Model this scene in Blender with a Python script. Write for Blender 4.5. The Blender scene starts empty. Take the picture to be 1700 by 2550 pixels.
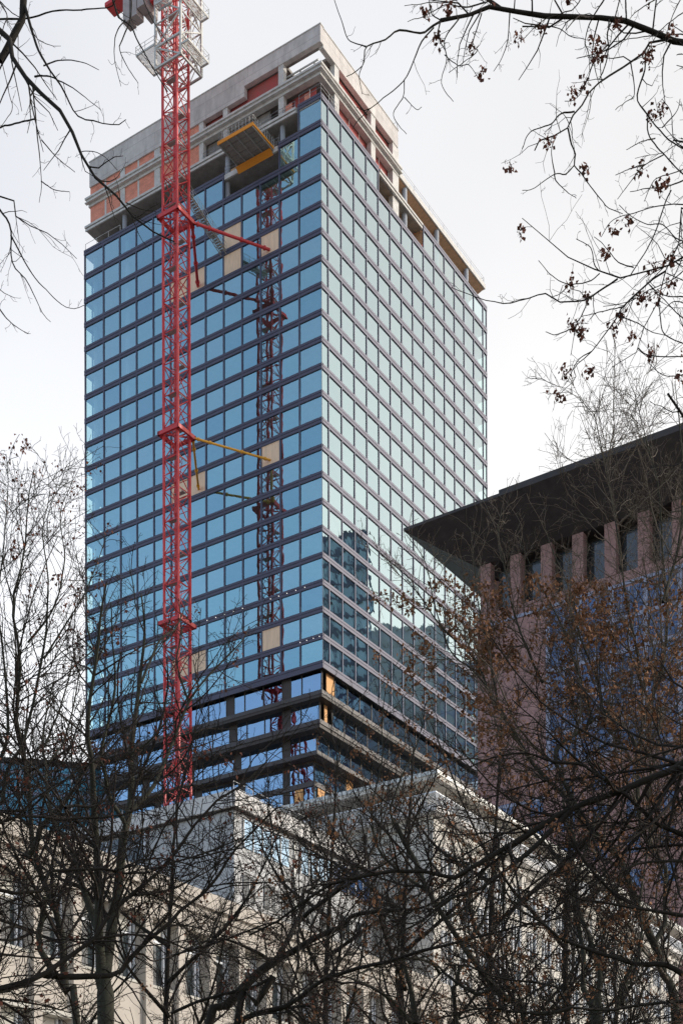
import bpy, math, random
import numpy as np
from mathutils import Vector, Matrix
random.seed(7)
S = bpy.context.scene
COL = S.collection
R = math.radians

# ------------------------------------------------------------------ camera, sky, sun, exposure
F_PX, CX, YH, ROLL = 3474.5, 850.0, 3231.6, 0.0033       # focal length, centre, horizon of the 1700 x 2550 photo
cam = bpy.data.cameras.new('camera'); camo = bpy.data.objects.new('camera', cam); COL.objects.link(camo)
cam.sensor_fit = 'HORIZONTAL'; cam.sensor_width = 36.0
cam.lens = F_PX / 1700 * 36.0
cam.shift_y = (YH - 1275) / 1700
cam.clip_start = 0.1; cam.clip_end = 3000
camo.location = (0, 0, 0)
camo.rotation_euler = (Matrix.Rotation(R(90), 3, 'X') @ Matrix.Rotation(-ROLL, 3, 'Z')).to_euler()
S.camera = camo
GZ = -1.7                                                # ground level (the eye is the origin)

SUN_AZ, SUN_EL = 84.0, 24.0
world = bpy.data.worlds.new("World"); S.world = world; world.use_nodes = True
nt = world.node_tree; nt.nodes.clear()
wo = nt.nodes.new('ShaderNodeOutputWorld'); bg = nt.nodes.new('ShaderNodeBackground')
sky = nt.nodes.new('ShaderNodeTexSky'); sky.sky_type = 'NISHITA'; sky.sun_disc = False
sky.sun_elevation = R(SUN_EL); sky.sun_rotation = R(SUN_AZ)
sky.altitude = 100; sky.air_density = 1.0; sky.dust_density = 2.2; sky.ozone_density = 1.5
# thin high cloud: whitest towards the sun, thin opposite it
geo = nt.nodes.new('ShaderNodeNewGeometry')
dot = nt.nodes.new('ShaderNodeVectorMath'); dot.operation = 'DOT_PRODUCT'
sv = Vector((math.sin(R(44)), math.cos(R(44)), 0.1)).normalized()
dot.inputs[1].default_value = sv
tc = nt.nodes.new('ShaderNodeTexCoord')
nt.links.new(tc.outputs['Generated'], dot.inputs[0])
mp = nt.nodes.new('ShaderNodeMapRange'); mp.inputs['From Min'].default_value = -0.25; mp.inputs['From Max'].default_value = 0.75
mp.inputs['To Min'].default_value = 0.18; mp.inputs['To Max'].default_value = 0.92
nt.links.new(dot.outputs['Value'], mp.inputs['Value'])
sxyz = nt.nodes.new('ShaderNodeSeparateXYZ'); nt.links.new(tc.outputs['Generated'], sxyz.inputs[0])
ns = nt.nodes.new('ShaderNodeTexNoise'); ns.inputs['Scale'].default_value = 2.2; ns.inputs['Detail'].default_value = 5
nt.links.new(tc.outputs['Generated'], ns.inputs['Vector'])
nm = nt.nodes.new('ShaderNodeMapRange'); nm.inputs['From Min'].default_value = 0.3; nm.inputs['From Max'].default_value = 0.7
nm.inputs['To Min'].default_value = 0.89; nm.inputs['To Max'].default_value = 1.09
nt.links.new(ns.outputs['Fac'], nm.inputs['Value'])
hz = nt.nodes.new('ShaderNodeFloatCurve')                 # the veil is brightest low down, and again overhead
cv = hz.mapping.curves[0]
cv.points[0].location = (0.0, 0.62); cv.points[1].location = (1.0, 0.85)
for px_, py_ in ((0.25, 0.76), (0.42, 0.64), (0.52, 0.53), (0.68, 0.46), (0.82, 0.65)): cv.points.new(px_, py_)
hz.mapping.update()
nt.links.new(sxyz.outputs['Z'], hz.inputs['Value'])
mm = nt.nodes.new('ShaderNodeMath'); mm.operation = 'MULTIPLY'
nt.links.new(nm.outputs[0], mm.inputs[0]); nt.links.new(hz.outputs[0], mm.inputs[1])
dts = nt.nodes.new('ShaderNodeVectorMath'); dts.operation = 'DOT_PRODUCT'
dts.inputs[1].default_value = (math.sin(R(SUN_AZ)) * math.cos(R(SUN_EL)), math.cos(R(SUN_AZ)) * math.cos(R(SUN_EL)), math.sin(R(SUN_EL)))
nt.links.new(tc.outputs['Generated'], dts.inputs[0])
gl = nt.nodes.new('ShaderNodeMapRange'); gl.interpolation_type = 'SMOOTHSTEP'
gl.inputs['From Min'].default_value = 0.55; gl.inputs['From Max'].default_value = 1.0
gl.inputs['To Min'].default_value = 1.0; gl.inputs['To Max'].default_value = 1.12
nt.links.new(dts.outputs['Value'], gl.inputs['Value'])
mg = nt.nodes.new('ShaderNodeMath'); mg.operation = 'MULTIPLY'
nt.links.new(mm.outputs[0], mg.inputs[0]); nt.links.new(gl.outputs[0], mg.inputs[1])
wc = nt.nodes.new('ShaderNodeMix'); wc.data_type = 'RGBA'          # the veil warms slightly around the sun
wf = nt.nodes.new('ShaderNodeMapRange'); wf.inputs['From Min'].default_value = 0.75; wf.inputs['From Max'].default_value = 1.0
nt.links.new(dts.outputs['Value'], wf.inputs['Value']); nt.links.new(wf.outputs[0], wc.inputs['Factor'])
wc.inputs['A'].default_value = (8.55, 8.4, 8.25, 1); wc.inputs['B'].default_value = (8.9, 8.1, 7.4, 1)
cl = nt.nodes.new('ShaderNodeVectorMath'); cl.operation = 'SCALE'
nt.links.new(wc.outputs['Result'], cl.inputs[0])
nt.links.new(mg.outputs[0], cl.inputs['Scale'])
mx = nt.nodes.new('ShaderNodeMix'); mx.data_type = 'RGBA'
nt.links.new(mp.outputs[0], mx.inputs['Factor'])
nt.links.new(sky.outputs[0], mx.inputs['A']); nt.links.new(cl.outputs[0], mx.inputs['B'])
nt.links.new(mx.outputs['Result'], bg.inputs['Color'])
bg.inputs['Strength'].default_value = 0.15
nt.links.new(bg.outputs[0], wo.inputs[0])

sl = bpy.data.lights.new('sun', 'SUN'); so = bpy.data.objects.new('sun', sl); COL.objects.link(so)
sl.energy = 1.75; sl.angle = R(0.5); sl.color = (1.0, 0.93, 0.82)
sd = Vector((math.sin(R(SUN_AZ)) * math.cos(R(SUN_EL)), math.cos(R(SUN_AZ)) * math.cos(R(SUN_EL)), math.sin(R(SUN_EL))))
so.rotation_euler = sd.to_track_quat('Z', 'Y').to_euler()
so.location = sd * 500
S.view_settings.view_transform = 'Standard'; S.view_settings.look = 'None'
S.view_settings.exposure = 0.76; S.view_settings.gamma = 1.0
S.render.engine = 'CYCLES'
S.cycles.max_bounces = 8; S.cycles.transparent_max_bounces = 24; S.cycles.glossy_bounces = 4
S.cycles.transmission_bounces = 6; S.cycles.caustics_reflective = False

# ------------------------------------------------------------------ helpers
def ray(x, y):
    """direction, with Y = 1, through a point of the photo"""
    u = (x - CX) / F_PX; v = (YH - y) / F_PX
    c, s = math.cos(ROLL), math.sin(ROLL)
    return Vector((u * c + v * s, 1.0, -u * s + v * c))
def at(x, y, Y): return ray(x, y) * Y

TH = 0.5764
D1 = Vector((-math.cos(TH), math.sin(TH), 0)); D2 = Vector((math.sin(TH), math.cos(TH), 0))

def tag(o, label=None, cat=None, group=None, kind=None):
    if label: o['label'] = label
    if cat: o['category'] = cat
    if group: o['group'] = group
    if kind: o['kind'] = kind
    return o
def thing(name, label, cat, loc=(0, 0, 0), rz=0.0, group=None):
    o = bpy.data.objects.new(name, None); COL.objects.link(o); o.location = loc; o.rotation_euler = (0, 0, rz)
    o.empty_display_size = 0.5
    return tag(o, label, cat, group)

class MB:
    def __init__(s): s.v = []; s.f = []
    def box(s, x0, x1, y0, y1, z0, z1):
        if x0 > x1: x0, x1 = x1, x0
        if y0 > y1: y0, y1 = y1, y0
        if z0 > z1: z0, z1 = z1, z0
        n = len(s.v)
        s.v += [(x0,y0,z0),(x1,y0,z0),(x1,y1,z0),(x0,y1,z0),(x0,y0,z1),(x1,y0,z1),(x1,y1,z1),(x0,y1,z1)]
        s.f += [tuple(n+i for i in q) for q in ((0,3,2,1),(4,5,6,7),(0,1,5,4),(1,2,6,5),(2,3,7,6),(3,0,4,7))]
        return s
    def bar(s, p, q, r, n=4, r2=None, up=None):
        p = Vector(p); q = Vector(q); d = q - p
        if d.length < 1e-6: return s
        d.normalize(); u = Vector(up) if up else (Vector((0, 0, 1)) if abs(d.z) < 0.9 else Vector((1, 0, 0)))
        a = d.cross(u).normalized(); b = d.cross(a); r2 = r if r2 is None else r2
        k = len(s.v); off = math.pi / 4 if n == 4 else 0
        for c, rr in ((p, r), (q, r2)):
            for i in range(n):
                t = 2 * math.pi * i / n + off
                s.v.append(tuple(c + (a * math.cos(t) + b * math.sin(t)) * rr))
        for i in range(n):
            j = (i + 1) % n
            s.f.append((k+i, k+j, k+n+j, k+n+i))
        s.f.append(tuple(k+i for i in reversed(range(n)))); s.f.append(tuple(k+n+i for i in range(n)))
        return s
    def poly(s, pts):
        n = len(s.v); s.v += [tuple(p) for p in pts]; s.f.append(tuple(range(n, n + len(pts)))); return s
    def prism(s, pts, z0, z1):
        n = len(s.v); m = len(pts)
        s.v += [(x, y, z0) for x, y in pts] + [(x, y, z1) for x, y in pts]
        s.f.append(tuple(n+i for i in reversed(range(m)))); s.f.append(tuple(n+m+i for i in range(m)))
        for i in range(m):
            j = (i + 1) % m; s.f.append((n+i, n+j, n+m+j, n+m+i))
        return s
    def build(s, name, mat, parent=None):
        me = bpy.data.meshes.new(name); me.from_pydata(s.v, [], s.f); me.materials.append(mat); me.update()
        o = bpy.data.objects.new(name, me); COL.objects.link(o)
        if parent is not None: o.parent = parent
        return o
def B(name, mat, parent, *a): return MB().box(*a).build(name, mat, parent)

# ------------------------------------------------------------------ materials
MATS = {}
def mat(name, col, rough=0.7, metal=0.0, var=0.12, scale=1.5, bump=0.0, col2=None, spec=0.5, stretch=(1, 1, 1), detail=6):
    m = bpy.data.materials.new(name); m.use_nodes = True; MATS[name] = m
    t = m.node_tree; p = t.nodes['Principled BSDF']
    p.inputs['Roughness'].default_value = rough; p.inputs['Metallic'].default_value = metal
    p.inputs['Specular IOR Level'].default_value = spec
    tc = t.nodes.new('ShaderNodeTexCoord'); mpn = t.nodes.new('ShaderNodeMapping'); mpn.inputs['Scale'].default_value = stretch
    t.links.new(tc.outputs['Object'], mpn.inputs['Vector'])
    n = t.nodes.new('ShaderNodeTexNoise'); n.inputs['Scale'].default_value = scale; n.inputs['Detail'].default_value = detail
    n.inputs['Roughness'].default_value = 0.65
    t.links.new(mpn.outputs[0], n.inputs['Vector'])
    r = t.nodes.new('ShaderNodeValToRGB')
    c2 = col2 if col2 else tuple(min(1, c * (1 + var)) for c in col)
    c1 = col if col2 else tuple(c * (1 - var) for c in col)
    r.color_ramp.elements[0].position = 0.32; r.color_ramp.elements[1].position = 0.68
    r.color_ramp.elements[0].color = (*c1, 1); r.color_ramp.elements[1].color = (*c2, 1)
    t.links.new(n.outputs['Fac'], r.inputs[0]); t.links.new(r.outputs[0], p.inputs['Base Color'])
    m['ramp'] = r.name
    if bump:
        b = t.nodes.new('ShaderNodeBump'); b.inputs['Strength'].default_value = bump; b.inputs['Distance'].default_value = 0.05
        t.links.new(n.outputs['Fac'], b.inputs['Height']); t.links.new(b.outputs[0], p.inputs['Normal'])
    return m
def add_bricks(m, w, h, mortar, mcol, amount=1.0, offset=0.5, swap=None, bumpy=0.15):
    """lay a brick / panel joint pattern over the base colour; swap picks which object axes are used"""
    t = m.node_tree; p = t.nodes['Principled BSDF']
    tc = t.nodes.new('ShaderNodeTexCoord'); sp = t.nodes.new('ShaderNodeSeparateXYZ'); cb = t.nodes.new('ShaderNodeCombineXYZ')
    t.links.new(tc.outputs['Object'], sp.inputs[0])
    ad = t.nodes.new('ShaderNodeMath'); ad.operation = 'ADD'
    t.links.new(sp.outputs['X'], ad.inputs[0]); t.links.new(sp.outputs['Y'], ad.inputs[1])
    t.links.new(ad.outputs[0], cb.inputs['X']); t.links.new(sp.outputs['Z'], cb.inputs['Y'])
    br = t.nodes.new('ShaderNodeTexBrick'); br.offset = offset
    br.inputs['Scale'].default_value = 1.0; br.inputs['Brick Width'].default_value = w; br.inputs['Row Height'].default_value = h
    br.inputs['Mortar Size'].default_value = mortar; br.inputs['Mortar Smooth'].default_value = 0.1
    br.inputs['Color1'].default_value = (1, 1, 1, 1); br.inputs['Color2'].default_value = (0.82, 0.82, 0.82, 1)
    br.inputs['Mortar'].default_value = (*mcol, 1)
    t.links.new(cb.outputs[0], br.inputs['Vector'])
    mul = t.nodes.new('ShaderNodeMix'); mul.data_type = 'RGBA'; mul.blend_type = 'MULTIPLY'; mul.inputs['Factor'].default_value = amount
    src = p.inputs['Base Color'].links[0].from_socket
    t.links.new(src, mul.inputs['A']); t.links.new(br.outputs['Color'], mul.inputs['B'])
    t.links.new(mul.outputs['Result'], p.inputs['Base Color'])
    return m

concrete = add_bricks(mat('cast_concrete', (0.60, 0.56, 0.53), 0.85, var=0.17, scale=0.9, bump=0.2, stretch=(1, 1, .5)), 7.5, 1.9, 0.035, (0.62, 0.6, 0.6), 0.9, 0.3)
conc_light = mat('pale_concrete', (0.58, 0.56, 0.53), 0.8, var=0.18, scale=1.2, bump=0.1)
conc_dark = mat('shaded_concrete', (0.30, 0.28, 0.26), 0.9, var=0.25, scale=0.8)  # shade under the slabs and inside open storeys is put into this tone
col_grey = mat('column_concrete', (0.34, 0.36, 0.40), 0.75, var=0.15, scale=1.0, stretch=(2, 2, .6))
slab_m = mat('slab_concrete', (0.40, 0.41, 0.42), 0.8, var=0.1, scale=0.9)
brick = add_bricks(mat('red_brick_infill', (0.80, 0.32, 0.22), 0.9, var=0.16, scale=0.9), 0.75, 0.25, 0.02, (0.75, 0.7, 0.68), 0.9)
redwall = mat('red_wall', (0.50, 0.08, 0.08), 0.8, col2=(0.34, 0.12, 0.10), scale=0.7, stretch=(1, 1, .5))
timber = mat('formwork_timber', (0.52, 0.33, 0.20), 0.8, var=0.2, scale=1.6, stretch=(3, .4, 3))
plywood = mat('plywood', (0.84, 0.61, 0.42), 0.7, var=0.10, scale=0.9, stretch=(3, 3, .5))
ply_warm = mat('warm_plywood', (0.80, 0.42, 0.16), 0.7, var=0.12, scale=0.9, stretch=(3, 3, .5))
band_m = mat('band_metal', (0.082, 0.080, 0.120), 0.55, 0.15, var=0.10, scale=0.4, stretch=(1, 1, 4))
band_in = mat('band_joint', (0.05, 0.045, 0.06), 0.5, 0.2, var=0.1)
mull_m = mat('mullion_metal', (0.080, 0.088, 0.135), 0.55, 0.15, var=0.10, scale=0.5)
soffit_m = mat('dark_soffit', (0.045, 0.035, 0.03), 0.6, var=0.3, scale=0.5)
lower_m = mat('shaded_band', (0.065, 0.055, 0.055), 0.5, 0.1, var=0.2, scale=0.6)  # darker than the upper bands: shade of the recessed storeys is in the colour
core_m = mat('tower_core', (0.10, 0.14, 0.19), 0.9, var=0.2, scale=0.3)
steel_g = mat('galvanised_steel', (0.50, 0.50, 0.48), 0.5, 0.35, var=0.15, scale=2)
steel_d = mat('scaffold_steel', (0.42, 0.40, 0.36), 0.6, 0.2, var=0.2, scale=3)
rail_m = mat('rail_steel', (0.25, 0.25, 0.26), 0.5, 0.4, var=0.1)
red_m = mat('red_crane_paint', (0.72, 0.036, 0.045), 0.5, var=0.2, scale=3.5, col2=(0.45, 0.045, 0.04))
yel_m = mat('yellow_paint', (0.80, 0.38, 0.03), 0.45, var=0.1, scale=2)
crane_w = mat('white_crane_paint', (0.54, 0.525, 0.49), 0.5, var=0.18, scale=2.0)
ballast_m = mat('ballast_concrete', (0.40, 0.35, 0.34), 0.85, var=0.15, scale=1.5)
orange_m = mat('orange_board', (0.80, 0.30, 0.02), 0.55, var=0.12, scale=3, stretch=(6, 6, 1))
pink = add_bricks(mat('pink_sandstone', (0.35, 0.205, 0.19), 0.85, var=0.16, scale=1.6), 1.45, 0.75, 0.025, (0.7, 0.68, 0.7), 0.8)
roof_dark = mat('dark_eave', (0.034, 0.027, 0.026), 0.6, var=0.4, scale=0.8)
lav_m = mat('lavender_metal', (0.27, 0.28, 0.36), 0.45, 0.3, var=0.08)
cream = mat('cream_render', (0.50, 0.45, 0.39), 0.85, col2=(0.40, 0.36, 0.32), scale=0.5, bump=0.05)
cream_g = mat('grey_render', (0.50, 0.48, 0.43), 0.85, var=0.1, scale=0.6)
white_r = mat('white_render', (0.58, 0.56, 0.54), 0.8, var=0.07, scale=0.5)
grey_r = mat('pale_grey_cladding', (0.44, 0.44, 0.44), 0.75, var=0.08, scale=0.4)
stone_w = mat('warm_white_stone', (0.54, 0.51, 0.46), 0.85, var=0.14, scale=0.6)
frame_w = mat('white_frame', (0.70, 0.72, 0.76), 0.5, var=0.04)
asphalt = mat('paved_ground', (0.24, 0.23, 0.22), 0.9, var=0.25, scale=3)
lawn = mat('winter_lawn', (0.07, 0.085, 0.035), 0.95, col2=(0.10, 0.08, 0.045), scale=1.2)
gravel = mat('path_gravel', (0.28, 0.25, 0.21), 0.95, var=0.2, scale=5)

def glassmat(name, refl, trans, ior_blend=0.35, lo=0.45, hi=0.95, rough=0.012, bump=0.0, graze=(0.70, 0.84, 0.87)):
    m = bpy.data.materials.new(name); m.use_nodes = True; t = m.node_tree; t.nodes.clear()
    out = t.nodes.new('ShaderNodeOutputMaterial'); mix = t.nodes.new('ShaderNodeMixShader')
    g = t.nodes.new('ShaderNodeBsdfGlossy'); g.inputs['Color'].default_value = (*refl, 1); g.inputs['Roughness'].default_value = rough
    tr = t.nodes.new('ShaderNodeBsdfTransparent'); tr.inputs['Color'].default_value = (*trans, 1)
    lw = t.nodes.new('ShaderNodeLayerWeight'); lw.inputs['Blend'].default_value = ior_blend
    mr = t.nodes.new('ShaderNodeMapRange'); mr.inputs['To Min'].default_value = lo; mr.inputs['To Max'].default_value = hi
    gm = t.nodes.new('ShaderNodeMapRange'); gm.inputs['From Min'].default_value = 0.30; gm.inputs['From Max'].default_value = 0.62   # coating tint fades at grazing angles
    cm = t.nodes.new('ShaderNodeMix'); cm.data_type = 'RGBA'; cm.inputs['A'].default_value = (*refl, 1); cm.inputs['B'].default_value = (*graze, 1)
    t.links.new(lw.outputs['Facing'], gm.inputs['Value']); t.links.new(gm.outputs[0], cm.inputs['Factor']); t.links.new(cm.outputs['Result'], g.inputs['Color'])
    t.links.new(lw.outputs['Facing'], mr.inputs['Value']); t.links.new(mr.outputs[0], mix.inputs[0])
    t.links.new(tr.outputs[0], mix.inputs[1]); t.links.new(g.outputs[0], mix.inputs[2]); t.links.new(mix.outputs[0], out.inputs[0])
    if bump:
        n = t.nodes.new('ShaderNodeTexNoise'); n.inputs['Scale'].default_value = 0.55; n.inputs['Detail'].default_value = 1
        tc = t.nodes.new('ShaderNodeTexCoord'); t.links.new(tc.outputs['Object'], n.inputs['Vector'])
        b = t.nodes.new('ShaderNodeBump'); b.inputs['Strength'].default_value = bump; b.inputs['Distance'].default_value = 0.02
        t.links.new(n.outputs['Fac'], b.inputs['Height']); t.links.new(b.outputs[0], g.inputs['Normal'])
    return m
glass_clear = glassmat('far_side_glass', (0.7, 0.85, 0.85), (0.82, 1.0, 0.93), 0.4, 0.04, 0.25)
glass = glassmat('tower_glass', (0.54, 0.92, 0.98), (0.84, 0.98, 0.94), 0.5, 0.34, 0.90, 0.008, 0.5)
glass_b = glassmat('tower_glass_deep', (0.47, 0.82, 0.93), (0.78, 0.94, 0.92), 0.5, 0.32, 0.90, 0.008, 0.5)
glass_c = glassmat('tower_glass_film', (0.56, 0.90, 0.96), (0.88, 0.99, 0.94), 0.5, 0.36, 0.90, 0.02, 0.6)
GL3 = [glass, glass_b, glass_c]
glass_lo = glassmat('lobby_glass', (0.46, 0.68, 0.90), (0.35, 0.42, 0.5), 0.4, 0.45, 0.9, 0.01, 1.0)
win_dark = mat('window_glass', (0.03, 0.04, 0.045), 0.06, 0.0, var=0.4, scale=0.6, spec=0.9)
win_blue = mat('blue_window_glass', (0.035, 0.08, 0.19), 0.08, 0.2, var=0.5, scale=0.3, spec=0.9)
win_teal = mat('teal_window_glass', (0.06, 0.24, 0.33), 0.07, 0.5, var=0.4, scale=0.2, spec=0.9)
refl_glass = mat('far_tower_glass', (0.38, 0.48, 0.50), 0.3, 0.1, var=0.4, scale=0.1, spec=0.8)

# ------------------------------------------------------------------ the ground
def sheet(name, mat_, x0, x1, y0, y1, z):
    o = MB().poly([(x0, y0, z), (x1, y0, z), (x1, y1, z), (x0, y1, z)]).build(name, mat_)
    return tag(o, kind='structure')
sheet('ground', asphalt, -900, 900, -500, 1500, GZ)
sheet('park_lawn', lawn, -70, 70, -30, 50, GZ + 0.004)
sheet('park_path', gravel, -70, 70, -2.2, 2.2, GZ + 0.008)
k = MB().box(-70, 70, 50, 50.3, GZ, GZ + 0.13).build('kerb', conc_light); tag(k, kind='structure')
k = MB().box(-70, 70, 50.3, 54, GZ, GZ + 0.12).build('pavement', conc_light); tag(k, kind='structure')

# ------------------------------------------------------------------ the glass tower
C0 = Vector((-2.264, 190.685, 0))
RZ = math.atan2(D2.y, D2.x)
L1, L2, Z0, FH = 43.86, 49.5, 161.19, 3.7
tower = thing('office_tower', 'blue glass office tower under construction with bare concrete top storeys', 'tower', (C0.x, C0.y, GZ), RZ)
TZ = -GZ      # local z = z - GZ
def zt(z): return z - GZ
class TM(MB):
    """mesh builder in tower coordinates s, t, z"""
    def build(s, name, mat_, parent=tower):
        s.v = [(a, b, c - GZ) for a, b, c in s.v]
        return MB.build(s, name, mat_, parent)
def TB(name, m, *a, parent=tower): return TM().box(*a).build(name, m, parent)
zk = lambda k_: Z0 - FH * k_
LM = [0.0] + [3.75 + 3.29 * i for i in range(12)] + [L1]          # mullions, left face (t)
RM = [0.0] + [1.75 + 3.317 * i for i in range(15)] + [L2]         # mullions, right face (s)
NF = 21
BH = 0.79
def left_start(row):   # is glass present on the left face, for the column between LM[i], LM[i+1]
    pass
def has_left(row, i):
    a = LM[i]
    if row >= 2: return True
    if row == 1: return a < 7.0 or a > 16.5
    return row == 0 and a < 3.5
def has_right(row, i):
    a = RM[i]
    if row >= 1: return True
    return a < 14.9 or a > 27.9
boards = {('L', 4, 9)}
# board panels measured in the photo: (t0, row) on the left face
def row_of(z): return int(round((Z0 - z) / FH + 0.5))
board_cells = set()
for t_, z_ in ((15.2, 151.8), (15.2, 148.2), (8.6, 148.2), (21.6, 148.2), (25.0, 148.2), (8.6, 117.8), (21.6, 117.8), (25.0, 117.8), (8.6, 92.2), (21.6, 92.2), (25.0, 92.2)):
    i = max(j for j in range(len(LM)) if LM[j] <= t_)
    board_cells.add((row_of(z_), i))
panes = []     # (area seen, verts)
def pane_quad(face, a0, a1, z0, z1, off):
    g = 0.0
    tl = math.radians(random.gauss(0, 0.10)); tv = math.radians(random.gauss(0, 0.10))
    am, zm = (a0 + a1) / 2, (z0 + z1) / 2
    pts = []
    for a, z in ((a0, z0), (a1, z0), (a1, z1), (a0, z1)):
        d = off + (a - am) * tl + (z - zm) * tv
        pts.append((d, a, z) if face == 'L' else (a, d, z))
    return pts
for row in range(0, NF):
    zt0 = zk(row); zt1 = zk(row - 1) - BH
    for i in range(len(LM) - 1):
        if not has_left(row, i): continue
        a0, a1 = LM[i] + 0.12, LM[i + 1] - 0.12
        if (row, i) in board_cells:
            b = TM().box(0.06, 0.12, a0, a1, zt0 + 0.02, zt1 - 0.02)
            b.box(0.03, 0.06, a0, a1, zt1 - 0.16, zt1 - 0.06)
            b.build('board_panel', plywood)
            continue
        dist = 190 + a0 * 0.5
        panes.append(((a1 - a0) * 0.8 / dist ** 2, pane_quad('L', a0, a1, zt0, zt1, 0.10)))
    for i in range(len(RM) - 1):
        if not has_right(row, i): continue
        a0, a1 = RM[i] + 0.09, RM[i + 1] - 0.09
        dist = 190 + a0 * 0.8
        panes.append(((a1 - a0) * 0.5 / dist ** 2, pane_quad('R', a0, a1, zt0, zt1, 0.10)))
panes.sort(key=lambda p: -p[0])
for w, q in panes[:100]:
    TM().poly(q).build('window', random.choice(GL3))
rest = TM()
for w, q in panes[100:]: rest.poly(q)
# the two far faces
far = TM()
for row in range(0, NF):
    zt0 = zk(row); zt1 = zk(row - 1) - BH
    if row < 2: continue
    for i in range(len(LM) - 1): far.poly([(L2 - .1, LM[i] + .14, zt0), (L2 - .1, LM[i+1] - .14, zt0), (L2 - .1, LM[i+1] - .14, zt1), (L2 - .1, LM[i] + .14, zt1)])
    for i in range(len(RM) - 1): far.poly([(RM[i] + .11, L1 - .1, zt0), (RM[i+1] - .11, L1 - .1, zt0), (RM[i+1] - .11, L1 - .1, zt1), (RM[i] + .11, L1 - .1, zt1)])
o = far.build('far_side_windows', glass_clear); tag(o, 'glass panes of the two far sides', kind='stuff')
o = rest.build('window_field', glass)
o.data.materials.append(glass_b); o.data.materials.append(glass_c)
for f_ in o.data.polygons: f_.material_index = random.choice((0, 0, 1, 2)); tag(o, 'remaining glass panes of the curtain wall', kind='stuff')

# spandrel bands: two flanges with a joint between them; wrap the corner as one mesh per storey
def band(k_, segsL, segsR, back=True):
    z1 = zk(k_); z0 = z1 - BH
    b = TM(); jn = TM()
    for a0, a1 in segsL:
        b.box(0.06, 0.29, a0, a1, z0 + .01, z1 - .01); b.box(-0.04, 0.30, a0, a1, z0 + 0.46, z1); b.box(-0.04, 0.30, a0, a1, z0, z0 + 0.38); jn.box(0.02, 0.28, a0, a1, z0 + 0.38, z0 + 0.46)
    for a0, a1 in segsR:
        b.box(a0, a1, 0.06, 0.29, z0 + .01, z1 - .01); b.box(a0, a1, -0.04, 0.30, z0 + 0.46, z1); b.box(a0, a1, -0.04, 0.30, z0, z0 + 0.38); jn.box(a0, a1, 0.02, 0.28, z0 + 0.38, z0 + 0.46)
    if back:
        b.box(L2 - .30, L2 + .04, 0.30, L1, z0, z1); b.box(0.30, L2 - .3, L1 - .30, L1 + .04, z0, z1)
    o = b.build('spandrel_band', band_m); jn.build('joint', band_in, o)
band(-1, [(-0.04, 3.75 + .14)], [(0.30, 15.13), (28.3 - .1, L2 + .04)], False)
band(0, [(-0.04, 7.19), (16.9 - .2, L1 + .04)], [(0.30, L2 + .04)], True)
for k_ in range(1, NF):
    band(k_, [(-0.04, L1 + .04)], [(0.30, L2 + .04)])
zb = zk(20) - BH
for i, a in enumerate(LM):
    if i == 0:
        continue
    top = zk(0)
    if i == 1: top = zk(-1)
    if 10 < a < 16: top = zk(1)
    w = 0.12
    a_ = min(max(a, w), L1 - w)
    TB('mullion', mull_m, -0.015, 0.16, a_ - w, a_ + w, zb, top - .01)
for i, a in enumerate(RM):
    if i == 0:
        TB('mullion', mull_m, 0.0, 0.05, 0.0, 0.05, zb, zk(-1) - .01); continue
    top = zk(-1) if (a < 15.2 or a > 28) else zk(0)
    w = 0.09
    a_ = min(max(a, w), L2 - w)
    TB('mullion', mull_m, a_ - w, a_ + w, -0.015, 0.16, zb, top - .01)
for a in RM[1:-1]: TB('mullion', mull_m, a - .11, a + .11, L1 - .16, L1 + .015, zb, zk(1))
for a in LM[1:-1]: TB('mullion', mull_m, L2 - .16, L2 + .015, a - .14, a + .14, zb, zk(1))

# floor slabs, core, inner columns
for k_ in range(1, NF):
    z1 = zk(k_) - 0.1
    TB('floor_slab', slab_m, 0.32, L2 - 0.32, 0.32, L1 - 0.32, z1 - 0.45, z1)
TB('core', core_m, 4.2, L2 - 5.0, 4.4, L1 - 5.2, 87.2, 160.0)
for a, b_ in ((1.2, L1 - 1.4), (L2 - 1.4, L1 - 1.4), (L2 - 1.4, 1.4), (1.2, 36.0), (L2 - 6, 1.2), (8, L1 - 1.2), (24, L1 - 1.2), (L2 - 1.2, 10), (L2 - 1.2, 22)):
    TM().bar((a, b_, 87.0), (a, b_, 160), 0.42, 10).build('column', col_grey)

# the open storeys and the concrete crown
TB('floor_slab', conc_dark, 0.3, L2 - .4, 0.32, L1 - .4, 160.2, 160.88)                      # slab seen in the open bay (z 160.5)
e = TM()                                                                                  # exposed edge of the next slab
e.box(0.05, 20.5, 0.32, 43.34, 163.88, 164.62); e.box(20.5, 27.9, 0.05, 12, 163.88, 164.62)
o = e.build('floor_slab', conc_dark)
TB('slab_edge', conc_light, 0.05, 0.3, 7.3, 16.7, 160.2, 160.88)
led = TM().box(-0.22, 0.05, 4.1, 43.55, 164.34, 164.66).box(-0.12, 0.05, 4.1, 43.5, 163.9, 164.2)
led.box(15.2, 27.8, -0.22, 0.05, 164.34, 164.62).box(15.2, 27.8, -0.1, 0.05, 163.9, 164.2); led.build('slab_edge', conc_light, o)
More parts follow.
